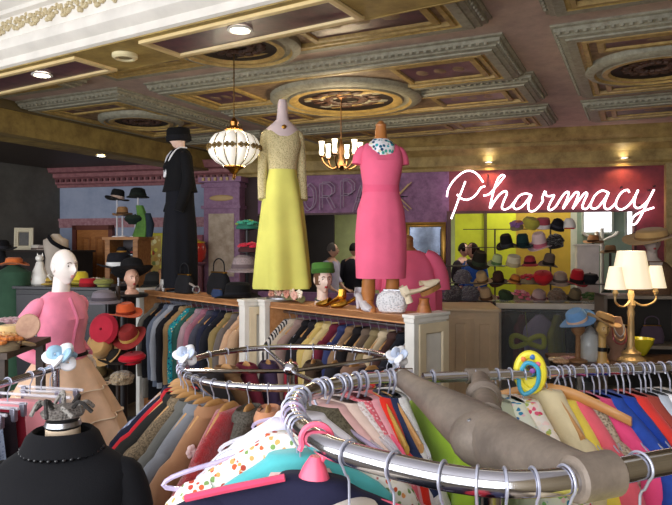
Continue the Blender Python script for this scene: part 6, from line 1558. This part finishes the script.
for px, y, kd, c, c2, r, lb in ((24, .2, 'beret', '7a2a34', '5a1c24', .12, 'wine red beret left of the cat figurine'), (48, .3, 'cloche', 'b89a44', '6a5224', .1, 'ochre cloche right of the cat figurine'), (79, .35, 'straw', 'd8c234', '8a7a24', .17, 'yellow straw hat right of the white mannequin head'),
                               (88, .1, 'pillbox', 'b0202c', '80141c', .1, 'small red pillbox hat on the black chest'), (95, .22, 'flower', 'd8c09a', 'e8d8c0', .12, 'cream and yellow flowered hat on the black chest'), (104, .12, 'beret', '8a8a4a', '6a6a34', .1, 'olive beret at the right end of the black chest')):
    hat(kd, lb, TR(on_d(px, y)), c, r, r*.8, c2)
# hat tree with many hats between the chest and the left rack
d = 5.6; p = Lp(118, d)
t = thing('hat_tree', 'dark hat tree crowded with hats left of the left wooden rack', 'hat stand', TR(p))
mb = MB(); mb.tube([V((0, 0, .03)), V((0, 0, PZ(286, d)))], .02, 10); mb.build('pole', DKW, t)
mb = MB(); mb.lathe([(.25, 0), (.25, .02), (.06, .05), (.03, .07)], 24); mb.build('base', DKW, t)
for px, py, kd, c, c2, r, tilt, lb in ((104, 303, 'cloche', '77707a', '4a444c', .15, 0, 'grey cloche high on the crowded hat tree'), (108, 330, 'beret', 'b02438', '7a1826', .14, 78, 'crimson beret facing out on the crowded hat tree'), (126, 315, 'brim', 'c8582c', '7a2a14', .14, 8, 'orange felt hat on the right of the hat tree'),
                                       (105, 348, 'straw', 'b08a58', '7a5a34', .17, 70, 'tan straw hat showing its inside low on the hat tree'), (130, 338, 'brim', '8a2a28', 'c8a050', .15, 35, 'brick red hat with a gold band on the hat tree'), (132, 363, 'beret', 'c81c30', '8a1420', .12, 5, 'scarlet beret lowest right on the hat tree'),
                                       (98, 378, 'brim', '6a5a38', '3a3020', .15, 20, 'olive felt hat at the foot of the hat tree'), (122, 383, 'fur', 'c8b494', '7a6448', .13, 0, 'cream fur hat at the foot of the hat tree'), (116, 360, 'brim', '26221e', '1a1816', .15, 10, 'black felt hat in the middle of the hat tree')):
    q = P(px, py, d-.12)
    hh = hat(kd, lb, TR(q) @ RZ(rad(-15)) @ Matrix.Rotation(rad(tilt), 4, 'X'), c, r, r*.75, c2, None, c2 if kd == 'fur' else None)
    mb = MB(); a_ = V((0, 0, q.z-.02)); mb.tube([a_, a_.lerp(q-p, .5)+V((0, 0, .0)), (q-p)+V((0, .0, .012))], .009, 8); mb.tube([q-p+V((0, 0, -.003)), q-p+V((0, 0, .02))], .02, 8); mb.build('peg', DKW, t)
# black hats and the pale head beside the left rack's white post
d = 5.95; p = Lp(134, d); zt = PZ(294, d)
t = thing('hat_table', 'small dark round table left of the left wooden rack holding the pale hat head', 'table', TR(p+V((-.12, .06, 0))))
mb = MB(); mb.lathe([(.22, zt-.03), (.23, zt-.015), (.22, zt), ], 28); mb.build('tabletop', mat('1c1a1e', .4), t)
mb = MB(); mb.lathe([(.2, 0), (.2, .03), (.04, .06), (.035, zt-.03)], 18); mb.build('pedestal', mat('1c1a1e', .4), t)
hq = p+V((0, 0, zt+.001))
mhead('mannequin_head', 'pale mannequin head in a tilted black hat beside the white post of the left rack', TR(hq+V((-.02, 0, 0))) @ RZ(rad(35)), .85, 'd8a890', neckl=.06)
hat('brim', 'tilted black hat on the pale mannequin head left of the left rack', TR(hq+V((-.02, .02, .06+.085+.06))) @ RZ(rad(35)) @ Matrix.Rotation(rad(-22), 4, 'X'), '131316', .19, .12, '1c1c20')
st = thing('hat_stand', 'thin stand behind the pale head carrying the white-banded black hat', 'hat stand', TR(p+V((-.19, .14, zt+.001)))); zq = PZ(268, d)-zt
mb = MB(); mb.tube([V((0, 0, .01)), V((0, 0, zq-.001))], .011, 8); mb.build('pole', STEEL, st); mb = MB(); mb.lathe([(.08, 0), (.08, .012), (.014, .02)], 16); mb.build('base', STEEL, st)
hat('brim', 'black hat with a white band above the pale mannequin head', TR(p+V((-.19, .14, zt+zq+.001))) @ RZ(.3), '15151c', .2, .14, 'd8d8d8')
p2 = L_at(148, .25); hat('cloche', 'dark charcoal felt cloche on the left corner of the left rack', TR(p2), '2a2a2a', .16, .17, '1a1a1a')
# foreground-left table with hats, fans and flowers behind the left rail
d = 3.1; zt = PZ(350, d)
t = thing('accessory_table', 'low table at the left edge crowded with hats behind the left rail', 'table', TR((PX(-30, d)-.14, d-.12, 0)) @ RZ(rad(4)))
mb = MB(); mb.bb(0, .37, 0, .55, zt-.03, zt); mb.build('tabletop', mat('4a3424', .5, 0, 'wood', '2e2016'), t)
for x in (.02, .31):
    for y in (.02, .49): mb = MB(); mb.bb(x, x+.04, y, y+.04, 0, zt-.03); mb.build('leg', DKW, t)
for px, dd_, kd, c, c2, r, lift, lb in ((0, 3.1, 'flower', 'c8783a', 'e0b070', .11, 0, 'orange flowered hat at the front of the left table'), (10, 3.2, 'straw', 'd8b880', '8a6a3a', .12, 0, 'cream straw hat with brown band on the left table'), (-6, 3.3, 'cloche', '3a4a40', '2a3430', .12, 0, 'dark green cloche at the back of the left table'),
                                        (9, 3.42, 'fur', 'c89aa0', '8a5a64', .13, .05, 'rosy fur hat on the left table beside the pink sleeve'), (-2, 3.42, 'pillbox', '9ab09a', '6a8a70', .1, 0, 'sage green pillbox hat on the left table')):
    hat(kd, lb, TR((PX(px, dd_), dd_, zt+.001)), c, r, r*.9, c2, None, c2 if kd == 'fur' else None)
t = thing('round_fan', 'tan round hand fan leaning on the left table in front of the rosy fur hat', 'fan', TR((PX(17, 3.12), 3.12, zt+.001)) @ Matrix.Rotation(rad(-14), 4, 'X') @ Matrix.Rotation(rad(20), 4, 'Y'))
mb = MB(); mb.tube([V((0, 0, 0)), V((0, 0, .06))], .007, 8); mb.build('handle', mat('6a4a2a', .5), t)
mb = MB(); mb.lathe([(.058, -.004), (.062, 0), (.058, .004)], 26, M=TR((0, 0, .12)) @ Matrix.Rotation(PI/2, 4, 'X')); mb.build('leaf', mat('b08a70', .7, 0, 'mottle', '8a6450', 14), t)
